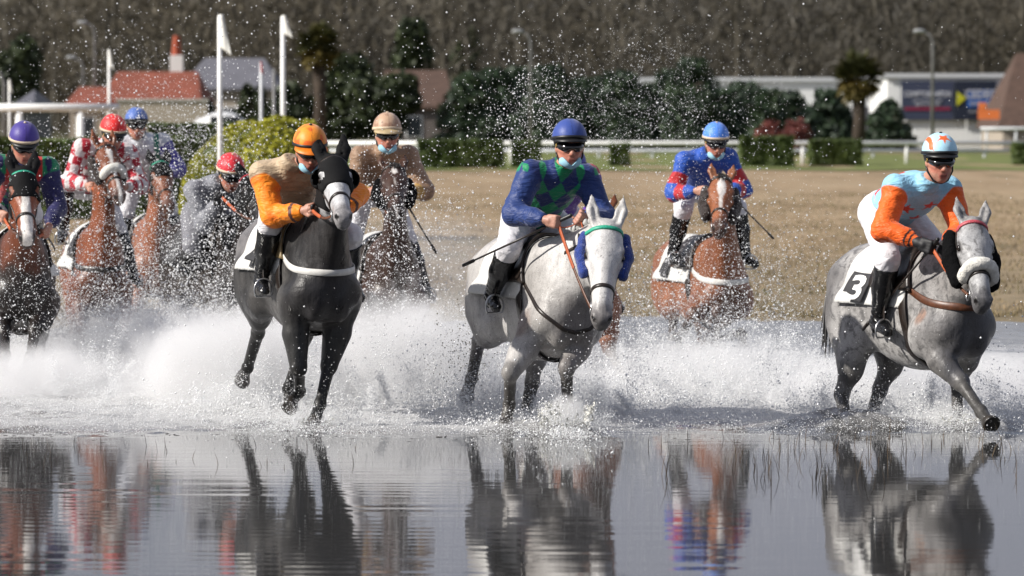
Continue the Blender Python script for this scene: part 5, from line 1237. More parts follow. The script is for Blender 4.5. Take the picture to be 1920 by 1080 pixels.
BAY1 = coat('dark bay coat', base=(.022, .011, .008), base2=(.05, .02, .012), low=(.012, .009, .008), leg=(.02, .012, .01), neck=(.13, .036, .014), face=(.22, .06, .024), muzzle=(.04, .03, .028), blaze=[(.28, .026), (.34, .03), (.42, .034), (.50, .040), (.60, .03)], patch=[((.7, 0, 1.02), (.42, .4, .45), (.012, .009, .008), .95)])
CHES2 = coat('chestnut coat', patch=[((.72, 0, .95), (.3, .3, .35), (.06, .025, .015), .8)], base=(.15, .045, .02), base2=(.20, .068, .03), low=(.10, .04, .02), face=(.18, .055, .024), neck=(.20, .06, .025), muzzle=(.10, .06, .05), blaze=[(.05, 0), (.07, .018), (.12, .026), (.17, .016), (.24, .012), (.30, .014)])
CHES3 = coat('light chestnut coat', base=(.24, .095, .05), base2=(.28, .12, .07), low=(.10, .05, .03), face=(.20, .075, .04), neck=(.26, .095, .05), muzzle=(.13, .07, .055))
BLACK4 = coat('black brown coat', base=(.014, .011, .010), base2=(.03, .022, .018), low=(.008, .007, .007), face=(.012, .010, .010), neck=(.014, .010, .009))
BROWN6 = coat('brown coat', base=(.035, .018, .012), base2=(.07, .032, .02), low=(.012, .01, .009), face=(.05, .024, .016), neck=(.035, .017, .011), muzzle=(.02, .014, .012), blaze=[(.08, 0), (.10, .015), (.13, .022), (.16, 0)], patch=[])
BAY8 = coat('bay coat', base=(.17, .065, .035), base2=(.22, .09, .05), low=(.05, .035, .03), face=(.16, .055, .025), neck=(.04, .02, .014), ear=(.13, .04, .015))
DM = plain('dark mane', (.012, .010, .009), .6); CM = plain('chestnut mane', (.13, .04, .018), .6); GM = plain('grey mane', (.16, .155, .15), .7); WM = plain('white mane', (.45, .45, .44), .6)
NB = M_PANEL

def arm_mix(i, c, o, lo=.45, hi=.55): a = sm(i['arm'], lo, hi)[:, None]; return c*(1-a)+o*a
def silk10(i):
    c = tinted((.30, .60, .80), i, .06); m = np.zeros(i['n'], bool)
    for (u, l, r) in ((.085, .055, .058), (.030, -.085, .060), (-.080, .03, .06), (.13, -.17, .045), (.13, .165, .045), (-.04, -.19, .045), (-.24, -.12, .05), (-.06, -.10, .04)): m |= star(i['l']-l, i['u']-u, r)
    c[m & (i['arm'] < .4)] = (.60, .04, .015)
    c = arm_mix(i, c, tinted((.85, .13, .01), i, .08, (.6, .06, .0)))
    cuff = (i['arm'] > .5) & ((np.abs(i['at']-.50) < .007) | (np.abs(i['at']-.53) < .006)); c[cuff] = (.03, .01, .01); return c
def cap10(a, b, c, n):
    col = np.tile(np.array((.42, .70, .85)), (n, 1)); m = star(b, (a-.055)*1.3, .05) & (c > .1); col[m] = (.8, .12, .01); m = (np.abs(b+.075) < .010) & (c > .08); col[m] = (.8, .12, .01); return col
def silk5(i):
    c = tinted((.50, .38, .25), i, .14, (.20, .12, .07)); c = arm_mix(i, c, tinted((.98, .27, .010), i, .14, (.80, .10, .0)))
    cuff = (i['arm'] > .5) & (np.abs(i['at']-.50) < .012); c[cuff] = (.10, .03, .02); return c
def cap5(a, b, c, n):
    col = np.tile(np.array((.85, .26, .01)), (n, 1)); return col
def argyle(i, A, B, s1=.085, s2=.11):
    p = (i['l']/s1+i['u']/s2); q = (i['l']/s1-i['u']/s2); k = (np.floor(p)+np.floor(q)) % 2; return np.where((k > .5)[:, None], A, B)
def silk7(i):
    gr = tinted((.004, .25, .10), i, .08); bl = tinted((.010, .028, .14), i, .08); c = argyle(i, gr, bl, .125, .165)
    return arm_mix(i, c, tinted((.013, .038, .165), i, .08, (.007, .02, .09)))
def silk9(i):
    bl = tinted((.02, .085, .42), i, .08, (.012, .05, .26)); rd = tinted((.45, .02, .025), i, .08); c = bl.copy(); m = (i['arm'] > .4) & ((i['at'] % .24) > .13); c[m] = rd[m]; return c
def silk2(i):
    rd = tinted((.42, .012, .03), i, .08); wh = tinted((.68, .62, .62), i, .05); s_ = .075; uu = np.where(i['arm'] > .45, i['at']/s_, i['u']/s_); ll = np.where(i['arm'] > .45, i['aa']/1.05, i['l']/s_)
    k = (np.floor(uu)+np.floor(ll)) % 2; return np.where((k > .5)[:, None], rd, wh)
def silk1(i):
    gr = tinted((.005, .20, .09), i, .08); bl = tinted((.014, .014, .085), i, .08); c = argyle(i, gr, bl, .12, .12); c = arm_mix(i, c, bl); m = (np.abs(np.abs(i['l'])-.115) < .022) & (i['u'] > -.3) & (i['arm'] < .6); c[m] = (.45, .02, .02)
    m = (i['arm'] > .4) & (i['aside'] < 0) & (np.abs(i['at']-.30) < .03); c[m] = (.45, .02, .02); return c
def silk3(i):
    wh = tinted((.62, .64, .70), i, .05); bl = tinted((.06, .05, .32), i, .08); gr = np.array((.01, .18, .12)); c = wh.copy(); c[i['aside'] > 0] = bl[i['aside'] > 0]; m = (np.abs(i['l']-.14) < .025); c[m] = gr; return c
def silk4(i): return tinted((.20, .205, .23), i, .10, (.12, .125, .14))
def silk6(i):
    c = tinted((.30, .19, .12), i, .18, (.14, .08, .05)); m = (i['arm'] > .4) & (i['at'] > .38); c[m] = (.42, .24, .05); return c
def silk8(i): c = tinted((.10, .03, .30), i); m = np.abs(i['l']) > .15; c[m & (i['arm'] < .5)] = (.4, .02, .05); return c
def capf(c0, c1=None, panel=False, blot=0):
    def f(a, b, c, n):
        col = np.tile(np.array(c0, float), (n, 1)); P_ = np.stack([a, b, c], 1)
        if c1 is not None:
            if blot: w_ = sm(vnoise(P_, .022, 5)+.5*vnoise(P_, .05, 6), .02, .16)*blot; col = lerp(col, c1, w_)
        seam = (np.abs(b) < .003) | (np.abs(a+.01) < .003); col[seam] *= .7; return col
    return f

HORSES = []; RIDERS = []
# right edge: dapple grey
fr = Frame(26, (2.93, 27.9, -.48), 1.12)
HORSES.append(dict(id=10, fr=fr, h=.012, label='dapple grey horse with white fleece noseband and black cheek pieces, nearest the right edge', coat=GREY10, poll=(1828, 404, .90), nose=(1848, 548), headyaw=-12, hs=1.12,
  legs=dict(FR=[(1802, 718), (1840, 772), (1853, 792)], FL=[(1795, 712, False), (1795, 792), (1800, 815)], HR=[(1578, 740, False), (1585, 790), ('a', 0)], HL=[(1650, 730, False), ('a', -30), ('a', 20)]),
  braids=7, maneM=GM, breast=(M_BROWNL, .05), rollers=(M_BLACKF, .062, .05, .36), fleece_nose=True, browM=M_REDB, num=(True, M_NUM, '3')))
RIDERS.append(dict(id=10, fr=fr, h=.008, label='person in sky blue silks with red stars and orange sleeves', head=(1762, 302, .50, 'x'), neck=(1735, 345, .36, 'x'), pelvis=(1668, 395, -.12, 'x'), hands=((1775, 455, .62, 'x'), (1722, 455, .60, 'x')),
  ank_r=(1646, 598, -.30, 'y'), hyaw=-16, hpitch=-14, twist=-8, silk=silk10, cap=cap10, gloves={1: True, -1: True}, whip=(-1, (1618, 618, -.2, 'x'), .1), whiplabel='black riding whip held down beside the dapple grey horse', elb_r=(1600, 430, .2, 'x')))
# dark grey with black hood
fr = Frame(20, (-1.55, 28.1, -.22), 1.10)
HORSES.append(dict(id=5, wd=.92, fr=fr, h=.012, label='dark steel grey horse in a black hood with blinker cups, front row', coat=DGREY5, poll=(624, 288, .74), nose=(645, 388), headyaw=-8, hs=1.06,
  legs=dict(FR=[(560, 690), (562, 734, False), (545, 754)], FL=[(614, 696), (600, 758), (590, 788)], HR=[(484, 622, False), ('a', -45), ('a', -60)], HL=[('a', -20), ('a', -50), ('a', 20)]),
  maneM=DM, breast=(M_WSTRAP, .045), hood=.30, cupr=.068, num=(False, NB, '4'), saddleM=plain('tan saddle', (.30, .22, .11), .5, var=.2), ear=(1.12, -.35)))
RIDERS.append(dict(id=5, fr=fr, h=.008, label='person in tan silks with bright orange sleeves and an orange cap', head=(581, 284, .50, 'x'), neck=(545, 312, .36, 'x'), pelvis=(545, 390, -.10, 'x'), hands=((650, 395, .60, 'x'), (570, 395, .62, 'x')),
  ank_r=(490, 522, -.30, 'y'), hyaw=-10, hpitch=-24, twist=-10, silk=silk5, cap=capf((.85, .27, .01), (.75, .09, .0), blot=.8), mask=True, peak=.055, peakM=plain('orange peak', (.8, .2, .01), .5), whip=(-1, (515, 545, -.1, 'x'), .05), whiplabel='black riding whip held down beside the dark hooded horse', elb_r=(470, 370, .2, 'x')))
# white
fr = Frame(20, (.19, 28.0, -.42), 1.12)
HORSES.append(dict(id=7, wd=.9, fr=fr, h=.012, label='white horse with blue fleece cheek pieces and a green browband', coat=WHITE7, poll=(1138, 410, .90), nose=(1130, 580), headyaw=-16, hs=1.2,
  legs=dict(FR=[(957, 700), (955, 758, False), (948, 792)], FL=[(1062, 690), (1064, 762, False), (1064, 800)], HR=[(898, 640, False), (884, 710, False), ('a', -40)], HL=[('a', -20), ('a', -30), ('a', 20)]),
  braids=8, maneM=WM, yoke=[[(.2, -.32, 1.38), (.55, -.32, 1.22), (.82, -.12, 1.0), (.86, 0, .96)], [(.25, .34, 1.40), (.6, .3, 1.2), (.82, .12, 1.0), (.86, 0, .96)]], rollers=(M_BLUEF, .050, .05, .27), rv=-.12, browM=M_GREENB, num=None, ear=(1.1, 0)))
RIDERS.append(dict(id=7, fr=fr, h=.008, label='person in green and blue diamond silks and blue cap, riding the white horse', head=(1068, 275, .50, 'x'), neck=(1050, 318, .36, 'x'), pelvis=(1000, 402, -.10, 'x'), hands=((1095, 408, .62, 'x'), (1022, 412, .62, 'x')),
  ank_r=(922, 552, -.30, 'y'), hyaw=-12, hpitch=-10, twist=-10, silk=silk7, cap=capf((.025, .06, .28)), mask=True, whip=(-1, (868, 498, .1, 'x'), .12), whiplabel='long black riding whip crossing in front of the blue sleeved rider', elb_r=(930, 385, .2, 'x')))
# bay at right of centre
fr = Frame(16, (1.80, 35.8, -.62), 1.08)
HORSES.append(dict(id=9, fr=fr, h=.014, label='bright bay horse with a white star and stripe, running behind right of centre', coat=BAY9, poll=(1354, 325, .85), nose=(1350, 415), headyaw=-12, hs=1.12,
  legs=dict(FR=[(1300, 590), ('a', -60), ('a', -70)], FL=[(1345, 590), ('a', -15), ('a', 0)], HR=[(1245, 545, False), (1262, 600, False), ('a', 0)], HL=[('a', -20), (1400, 620), ('a', 20)]),
  maneM=DM, breast=(M_WSTRAP, .05), rollers=(M_BROWNF, .060, .04, .34), num=(False, NB, '1')))
RIDERS.append(dict(id=9, fr=fr, h=.010, label='person in bright blue silks with red patched sleeves and a bright blue cap', head=(1342, 268, .50, 'x'), neck=(1325, 292, .36, 'x'), pelvis=(1305, 345, -.12, 'x'), hands=((1370, 360, .60, 'x'), (1305, 358, .60, 'x')),
  ank_r=(1262, 472, -.30, 'y'), ank_l=(1398, 478, .30, 'y'), hyaw=-8, hpitch=-22, silk=silk9, cap=capf((.08, .24, .75)), mask=True, bandM=M_BAND, whip=(1, (1450, 447, .25, 'x'), .1), whiplabel='black riding whip sticking out to the right of the bay horse', elb_r=(1250, 340, .2, 'x')))
# brown behind the orange rider
fr = Frame(10, (-1.12, 34.0, -.60), 1.12)
HORSES.append(dict(id=6, fr=fr, h=.014, label='dark brown horse with a small white star, just behind the hooded grey horse', coat=BROWN6, poll=(738, 305, .85), nose=(744, 385), headyaw=-6, hs=1.08,
  legs=dict(FR=[(690, 560), ('a', -50), ('a', -60)], FL=[(745, 560), ('a', -15), ('a', 0)], HR=[('a', -25), ('a', -20), ('a', 0)], HL=[('a', -20), ('a', -30), ('a', 20)]),
  maneM=DM, rollers=(M_BLACKF, .055, .04, .30), reinM=M_ORANGEL))
RIDERS.append(dict(id=6, fr=fr, h=.010, label='person in light brown marbled silks and matching cap, light blue mask on the chin', head=(726, 254, .50, 'x'), neck=(722, 285, .36, 'x'), pelvis=(700, 350, -.12, 'x'), hands=((760, 365, .60, 'x'), (695, 358, .60, 'x')),
  hyaw=-2, hpitch=-12, silk=silk6, cap=capf((.46, .30, .20), (.30, .16, .10), blot=.7), mask=True, peak=.06, peakM=plain('tan peak', (.42, .32, .18), .6), bandM=M_BAND, whip=(1, (818, 474, .3, 'x'), .1), whiplabel='thin dark riding whip pointing down right from the brown horse', elb_r=(655, 330, .2, 'x')))
# bay half hidden behind the white horse
fr = Frame(16, (.50, 32.6, -.50), 1.06)
HORSES.append(dict(id=8, fr=fr, h=.016, label='bay horse almost hidden behind the white horse, its ear and legs in view', coat=BAY8, poll=(1132, 382, .98), nose=(1128, 470), headyaw=-10,
  legs=dict(FR=[('a', 10), ('a', -30), ('a', -20)], FL=[(1142, 655), (1172, 705), (1182, 722)], HR=[('a', -25), ('a', -20), ('a', 0)], HL=[('a', -20), ('a', -30), ('a', 20)]), maneM=DM, ear=(1.15, 0)))
RIDERS.append(dict(id=8, fr=fr, h=.012, label='person in purple and red silks crouched low, hidden behind the blue and green rider', head=(1072, 318, .50, 'x'), neck=(1074, 318, .36, 'x'), pelvis=(1040, 400, -.12, 'x'), shw=.15, elb_l=(.3, .3, 1.6), hands=((1095, 400, .60, 'x'), (1060, 410, .60, 'x')),
  hyaw=0, hpitch=-20, silk=silk8, cap=capf((.05, .05, .3))))
# black in the spray on the left
fr = Frame(30, (-2.66, 35.3, -.50), 1.12)
HORSES.append(dict(id=4, fr=fr, h=.014, label='black horse half lost in spray behind the hooded grey horse', coat=BLACK4, poll=(474, 325, .95), nose=(500, 400), clothM=M_PANEL, headyaw=14, hs=1.05,
  legs=dict(FR=[('a', 40), ('a', -50), ('a', -60)], FL=[('a', 10), ('a', -15), ('a', 0)], HR=[('a', -25), ('a', -20), ('a', 0)], HL=[('a', -20), ('a', -30), ('a', 20)]), maneM=DM, hood=.34, cups=False, browM=plain('red braid', (.45, .02, .04), .5)))
RIDERS.append(dict(id=4, breech=(.16, .16, .18), boot=.99, fr=fr, h=.010, label='person in grey silks and a red cap crouched low over the black horse', head=(432, 328, .55, 'x'), neck=(408, 345, .40, 'x'), pelvis=(385, 400, -.10, 'x'), hands=((440, 380, .62, 'x'), (408, 378, .62, 'x')),
  ank_r=(338, 490, -.30, 'y'), hyaw=-8, hpitch=-30, silk=silk4, cap=capf((.60, .02, .035)), bandM=M_BAND, gloves={1: True, -1: True}, elb_r=(350, 390, .2, 'x')))
# far left dark bay
fr = Frame(9, (-4.18, 32.6, -.50), 1.12)
HORSES.append(dict(id=1, wd=.9, fr=fr, h=.014, label='dark bay horse with broad white blaze and black hood, at the left edge', coat=BAY1, poll=(44, 312, .85), nose=(52, 432), headyaw=4, hs=1.10,
  legs=dict(FR=[(8, 620), (10, 665), (4, 690)], FL=[(66, 620), (56, 670), (46, 700)], HR=[('a', -25), ('a', -20), ('a', 0)], HL=[('a', -20), ('a', -30), ('a', 20)]), maneM=DM, hood=.265, cups=False, browM=M_GREENB, reinM=M_BROWNL))
RIDERS.append(dict(id=1, fr=fr, h=.010, label='person in navy and green silks with red braces and a purple cap', head=(45, 272, .50, 'x'), neck=(45, 305, .38, 'x'), pelvis=(20, 370, -.12, 'x'), hands=((92, 425, .55, 'x'), (0, 400, .60, 'x')),
  ank_l=(95, 480, .30, 'y'), hyaw=6, hpitch=-30, silk=silk1, cap=capf((.05, .03, .24)), bandM=M_BAND, elb_l=(130, 380, .1, 'x')))
# chestnut with checked rider
fr = Frame(10, (-4.05, 37.4, -.62), 1.12)
HORSES.append(dict(id=2, wd=.92, fr=fr, h=.014, label='chestnut horse with white fleece noseband, second from the left edge', coat=CHES2, poll=(198, 266, .80), nose=(226, 356), headyaw=10, hs=1.04, fl=.036, fu=.33, fa=72, ear=(1.0, -.3),
  legs=dict(FR=[('a', 50), ('a', -50), ('a', -60)], FL=[('a', 20), ('a', -15), ('a', 0)], HR=[('a', -25), ('a', -20), ('a', 0)], HL=[('a', -20), ('a', -30), ('a', 20)]), maneM=CM, fleece_nose=True, breast=(M_LEATHER, .05), rollers=(M_BROWNF, .045, .04, .30)))
RIDERS.append(dict(id=2, fr=fr, h=.010, label='person in red and white checked silks and a bright red cap', head=(212, 253, .50, 'x'), neck=(200, 275, .38, 'x'), pelvis=(165, 340, -.12, 'x'), hands=((235, 350, .60, 'x'), (165, 348, .60, 'x')),
  ank_r=(118, 432, -.30, 'y'), hyaw=14, hpitch=-28, silk=silk2, cap=capf((.72, .02, .02)), bandM=M_BAND, shw=.20, elb_r=(115, 320, .2, 'x')))
# light chestnut far back
fr = Frame(8, (-3.92, 41.8, -.66), 1.12)
HORSES.append(dict(id=3, fr=fr, h=.016, label='light chestnut horse furthest back, between the chestnut and the black horse', coat=CHES3, poll=(300, 298, .88), nose=(318, 375), headyaw=8, hs=1.05,
  legs=dict(FR=[('a', 50), ('a', -50), ('a', -60)], FL=[('a', 20), ('a', -15), ('a', 0)], HR=[('a', -25), ('a', -20), ('a', 0)], HL=[('a', -20), ('a', -30), ('a', 20)]), maneM=DM, hood=.24, cups=False, browM=M_GREENB))
RIDERS.append(dict(id=3, fr=fr, h=.012, label='person in white and purple silks with a mid blue cap, furthest back on the left', head=(256, 236, .50, 'x'), neck=(266, 262, .38, 'x'), pelvis=(272, 315, -.12, 'x'), hands=((310, 330, .60, 'x'), (262, 330, .60, 'x')),
  hyaw=2, hpitch=-12, silk=silk3, cap=capf((.07, .14, .42))))
for hp_, rp_ in zip(HORSES, RIDERS):
    build_horse(hp_); build_person(rp_, hp_)
# ------------------------------------------------------------------ spray
def droplets(name, label, P, r, mat, el=None):
    n = len(P); O = np.array([[1, 0, 0], [-1, 0, 0], [0, 1, 0], [0, -1, 0], [0, 0, 1], [0, 0, -1]], float)
    F8 = np.array([[0, 2, 4], [2, 1, 4], [1, 3, 4], [3, 0, 4], [2, 0, 5], [1, 2, 5], [3, 1, 5], [0, 3, 5]])
    V = P[:, None]+O[None]*r[:, None, None]
    if el is not None: V = V+el[:, None]*np.sign(O@np.ones(3))[None, :, None]*0+ (O[None]@np.ones((3, 1)))*0
    if el is not None:
        dd = el/np.maximum(1e-9, np.linalg.norm(el, axis=1))[:, None]; pr = ((V-P[:, None])*dd[:, None]).sum(-1, keepdims=True); V = V+pr*dd[:, None]*np.linalg.norm(el, axis=1)[:, None, None]
    if n > 100000:      # the finest drops need only four faces
        s4 = r < .0024; q = V[s4][:, :4].copy(); T4 = np.array([[1, 1, 1], [1, -1, -1], [-1, 1, -1], [-1, -1, 1]])*.75; q = P[s4][:, None]+T4[None]*r[s4][:, None, None]
        F4 = np.array([[0, 1, 2], [0, 3, 1], [0, 2, 3], [1, 3, 2]]); Fa = (F4[None]+4*np.arange(len(q))[:, None, None]).reshape(-1, 3); V = V[~s4]; n = len(V)
        Fb = (F8[None]+6*np.arange(n)[:, None, None]).reshape(-1, 3)+len(q)*4; o = obj(name, np_mesh(name, np.concatenate([q.reshape(-1, 3), V.reshape(-1, 3)]), np.concatenate([Fa, Fb]), True), mat); tag(o, label, 'spray', kind='stuff'); return o
    F = (F8[None]+6*np.arange(n)[:, None, None]).reshape(-1, 3)
    o = obj(name, np_mesh(name, V.reshape(-1, 3), F, True), mat); tag(o, label, 'spray', kind='stuff'); return o
m, nt, bs = mat_new('water drops'); bs.inputs['Base Color'].default_value = (.94, .95, .96, 1); bs.inputs['Roughness'].default_value = .12; bs.inputs['Specular IOR Level'].default_value = .8
bs.inputs['Subsurface Weight'].default_value = 0.0
M_DROP = m
rg = np.random.default_rng(77)
PP = []; RR = []; EE = []
def emit(n, c, sp, vz, vh, dr=(0, 0), rm=.0020, rs=.68, zmin=0.0, g=9.81, drag=.75):
    "drops thrown up from around c: position after a random time of ballistic flight"
    o = np.array(c)+rg.normal(size=(n, 3))*np.array(sp); o[:, 2] = np.abs(o[:, 2]-c[2])*.3+c[2]
    v = rg.normal(size=(n, 3))*np.array([vh, vh, 0]); v[:, :2] += np.array(dr); v[:, 2] = np.abs(rg.normal(size=n))*vz
    T_ = 2*v[:, 2]/g; t = T_*rg.random(n)**.8; P = o+v*t[:, None]*drag; P[:, 2] = o[:, 2]+v[:, 2]*t-.5*g*t*t
    vel = v.copy(); vel[:, 2] = v[:, 2]-g*t; r = np.exp(rg.normal(size=n)*rs)*rm; r = np.clip(r, .0007, .009)
    k = P[:, 2] > zmin; PP.append(P[k]); RR.append(r[k]); EE.append((vel*.06)[k])
def at(px, py, Y): p = pix(px, py, Y); return (p.x, Y, max(0.02, p.z))
def jets(n, c, k, s0, s1, el0, el1, t0, t1, sc=.16, rm=.0016, rs=.5, spread=.2):
    "ropes and fans of drops: k jets leave c, the drops of one jet share a direction and a moment"
    for _ in range(k):
        m = max(8, int(n/k*(.4+1.2*rg.random()))); az = rg.random()*2*math.pi; el = R(el0+(el1-el0)*rg.random()); s_ = s0+(s1-s0)*rg.random(); t = t0+(t1-t0)*rg.random()
        d = np.array([math.cos(az)*math.cos(el), math.sin(az)*math.cos(el), math.sin(el)]); f = (.25+.75*rg.random(m)**.7)[:, None]; v = d*s_*f+rg.normal(size=(m, 3))*sc*(.4+f)
        o = np.array(c)+np.array([rg.normal()*spread, rg.normal()*spread*1.5, 0]); tt = t*(1+.06*rg.normal(size=m))[:, None]; P = o+v*tt; P[:, 2] -= .5*9.81*(tt[:, 0]**2)
        r = np.clip(np.exp(rg.normal(size=m)*rs)*rm, .0007, .008); q = P[:, 2] > 0; PP.append(P[q]); RR.append(r[q]); EE.append((v*.05)[q])
# (pixel x, distance, number, vertical speed, sideways speed, spread, drop size)
for (px, Y, n, vz, vh, sx_, rm) in ((40, 33.2, 9000, 3.2, .8, .35, .0022), (120, 35, 9000, 3.2, 1.0, .5, .0022), (190, 37, 14000, 3.3, .9, .4, .0026), (300, 40, 12000, 3.3, .9, .45, .0025), (350, 34.0, 14000, 3.2, .9, .4, .0032), (440, 34.0, 12000, 3.4, .5, .32, .0032),
        (480, 29.5, 9000, 2.2, .9, .4, .0019), (560, 27.6, 3000, 1.6, .9, .25, .0017), (620, 27.5, 3000, 1.8, .9, .3, .0017), (720, 33.0, 16000, 3.2, .8, .4, .0024), (800, 31, 9000, 3.0, 1.2, .5, .0019), (900, 29.5, 8000, 2.4, .9, .3, .0019),
        (950, 27.5, 3000, 1.6, .8, .15, .0017), (1065, 27.1, 6000, 1.8, .5, .10, .0018), (1080, 31, 9000, 3.0, 1.2, .6, .0020), (1190, 33, 10000, 3.2, 1.1, .5, .0020), (1180, 30, 7000, 2.3, .9, .3, .0019), (1300, 34.5, 14000, 3.2, .8, .4, .0022), (1380, 35, 9000, 3.1, .9, .4, .0022),
        (1440, 31, 7000, 2.1, 1.0, .5, .0019), (1560, 29.5, 5000, 2.0, .9, .4, .0017), (1600, 28.6, 5000, 1.8, .9, .25, .0017), (1700, 28.5, 4000, 1.7, 1.0, .3, .0017), (1790, 27.9, 3000, 1.3, .7, .15, .0015), (1880, 28.4, 6000, 2.1, .8, .3, .0017)):
    c = pix(px, 700, Y); emit(n, (c.x, Y, .02), (sx_, .7, .05), vz, vh, rm=rm*.95)
    emit(int(n*1.5), (c.x, Y, .02), (sx_*1.3, .8, .05), vz*.62, vh*.9, rm=rm*.72)
# dense ropes and fans behind and beside the legs
for (px, Y, n, k, s1, t1, sp) in ((60, 31.5, 34000, 26, 4.0, .34, .5), (200, 32.5, 40000, 30, 4.4, .36, .5), (330, 31.5, 56000, 36, 4.4, .36, .5), (430, 30.2, 70000, 44, 4.3, .34, .45), (520, 29.3, 36000, 28, 3.6, .28, .3), (660, 29.8, 46000, 34, 4.0, .32, .4), (760, 30.4, 56000, 38, 4.4, .36, .4), (860, 29.6, 40000, 30, 4.0, .32, .3),
        (950, 28.3, 18000, 20, 3.0, .24, .2), (1065, 27.15, 26000, 40, 2.6, .20, .06), (1120, 29.0, 36000, 30, 3.6, .30, .3), (1220, 31, 44000, 32, 4.2, .36, .4), (1320, 31.2, 50000, 34, 4.2, .36, .4), (1420, 30.8, 46000, 32, 4.0, .34, .4), (1520, 29.8, 34000, 26, 3.6, .30, .4), (1600, 28.8, 24000, 24, 3.0, .26, .25),
        (1690, 29.0, 30000, 26, 3.4, .28, .35), (1785, 27.8, 14000, 24, 2.4, .20, .1), (1890, 28.8, 24000, 22, 3.2, .28, .3), (590, 27.6, 9000, 18, 1.8, .18, .1)):
    c = pix(px, 700, Y); jets(n, (c.x, Y, .0), k, 1.6, s1, 18, 80, .08, t1, spread=sp, rm=.00150)
# bursts hanging in the air where a splash went high
for (px, py, Y, sx_, sz_, n, rm) in ((1000, 205, 31, .20, .22, 1500, .0026), (1180, 200, 33, .50, .32, 5200, .0016), (1290, 160, 34, .45, .40, 1500, .0013), (235, 140, 38, .24, .24, 500, .0022), (250, 215, 38, .5, .3, 900, .0022), (345, 265, 37, .36, .22, 2400, .0026), (445, 440, 33.5,   .30, .50, 1800, .0030), (640, 160, 31, .7, .35, 380, .0017), (960, 190, 30, .35, .35, 300, .0018), (730, 440, 31.5, .35, .30, 3200, .0026), (1820, 150, 30, .6, .35, 160, .0016), (1050, 300, 32.5, .8, .35, 900, .0016), (60, 570, 31.3, .35, .45, 5000, .0022), (500, 420, 31, .35, .4, 1500, .0022), (150, 350, 34, .7, .6, 2600, .0022), (220, 520, 34, .6, .4, 5000, .0026), (1390, 520, 33.5, .5, .35, 4200, .0020), (1130, 660, 29, .4, .3, 2600, .0018)):
    c = np.array(pix(px, py, Y)); P = c+rg.normal(size=(n, 3))*np.array([sx_, .6, sz_]); P = P+(vnoise(P, .25, 91)[:, None])*np.array([.25, 0, .25]); q = P[:, 2] > 0; PP.append(P[q]); RR.append(np.clip(np.exp(rg.normal(size=n)*.5)*rm, .0007, .009)[q]); EE.append((rg.normal(size=(n, 3))*.1)[q])
n = 260; X = (rg.random(n)-.5)*8.6; Y = 28+8*rg.random(n); Z = .5+2.4*rg.random(n)**1.5; PP.append(np.stack([X*Y/30, Y, Z], 1)); RR.append(np.clip(np.exp(rg.normal(size=n)*.5)*.0017, .0008, .006)); EE.append(rg.normal(size=(n, 3))*.1)
# fine low spray skimming the surface
n = 90000; X = (rg.random(n)-.5)*9.5; Y = 26.9+4*rg.random(n)**1.2+.9*vnoise(np.stack([X, X*0, X*0], 1), .7, 95); Z = np.abs(rg.normal(size=n))*.06; PP.append(np.stack([X, Y, Z], 1)); RR.append(np.clip(np.exp(rg.normal(size=n)*.45)*.0017, .0008, .006)); EE.append(rg.normal(size=(n, 3))*.1)
P_, r_, e_ = np.concatenate(PP), np.concatenate(RR), np.concatenate(EE)
droplets('water_drops', 'countless white water drops thrown up by the hooves', P_, r_, M_DROP, np.clip(e_, -.5, .5))
n = 700; c = np.array(pix(868, 660, 29)); P_ = c+rg.normal(size=(n, 3))*np.array([.12, .3, .13]); k = P_[:, 2] > 0
droplets('mud_specks', 'brown specks of mud in the air left of the white horse', P_[k], np.clip(np.exp(rg.normal(size=k.sum())*.5)*.0028, .001, .007), plain('mud specks', (.10, .085, .04), .6))
# splash sheets at the hooves: ragged crowns of water
m, nt, bs = mat_new('torn water'); bs.inputs['Base Color'].default_value = (.60, .60, .55, 1); bs.inputs['Roughness'].default_value = .2; n_ = tex_noise(nt, 48, 6); 
al = nt.nodes.new('ShaderNodeMapRange'); al.inputs[1].default_value = .52; al.inputs[2].default_value = .60; link(nt, n_.outputs['Fac'], al.inputs[0]); link(nt, al.outputs[0], bs.inputs['Alpha']); bump(nt, n_.outputs['Fac'], .6, .02, bs)
def crown(px, Y, r, h_, lean, seed, label):
    c = pix(px, 800, Y); root = empty('splash_crown', (c.x, Y, 0)); na, nz = 96, 22; V = []; F = []; rg2 = random.Random(seed); ph = [rg2.random()*6.28 for _ in range(6)]
    for i in range(na):
        a_ = 2*math.pi*i/na; hh = h_*(.55+.25*math.sin(3*a_+ph[0])+.2*math.sin(7*a_+ph[1])+.22*math.sin(17*a_+ph[2])+.15*rg2.random())
        for j in range(nz):
            t_ = j/(nz-1); rr = r*(.62+.55*t_**1.5+.05*math.sin(11*a_+6*t_+ph[3])); V.append((math.cos(a_)*rr+lean*t_*.3, math.sin(a_)*rr*.8, -.02+hh*t_*(1.15-.25*t_)))
    for i in range(na):
        for j in range(nz-1): i2 = (i+1) % na; F.append((i*nz+j, i2*nz+j, i2*nz+j+1, i*nz+j+1))
    mb = MB(); mb.add(V, F); o = mb.build('water_sheet', m, root, True); so = o.modifiers.new('s', 'SOLIDIFY'); so.thickness = .006; tag(root, label, 'splash', 'splashes at the hooves')
crown(1062, 27.0, .17, .26, 0, 3, 'tall greenish splash around the foreleg of the white horse'); crown(1792, 27.6, .15, .12, .2, 5, 'splash around the planted foreleg of the dapple grey horse'); crown(592, 27.5, .11, .10, 0, 7, 'low splash under the hoof of the hooded grey horse'); crown(950, 27.4, .12, .10, 0, 9, 'low splash under the dark hoof of the white horse')
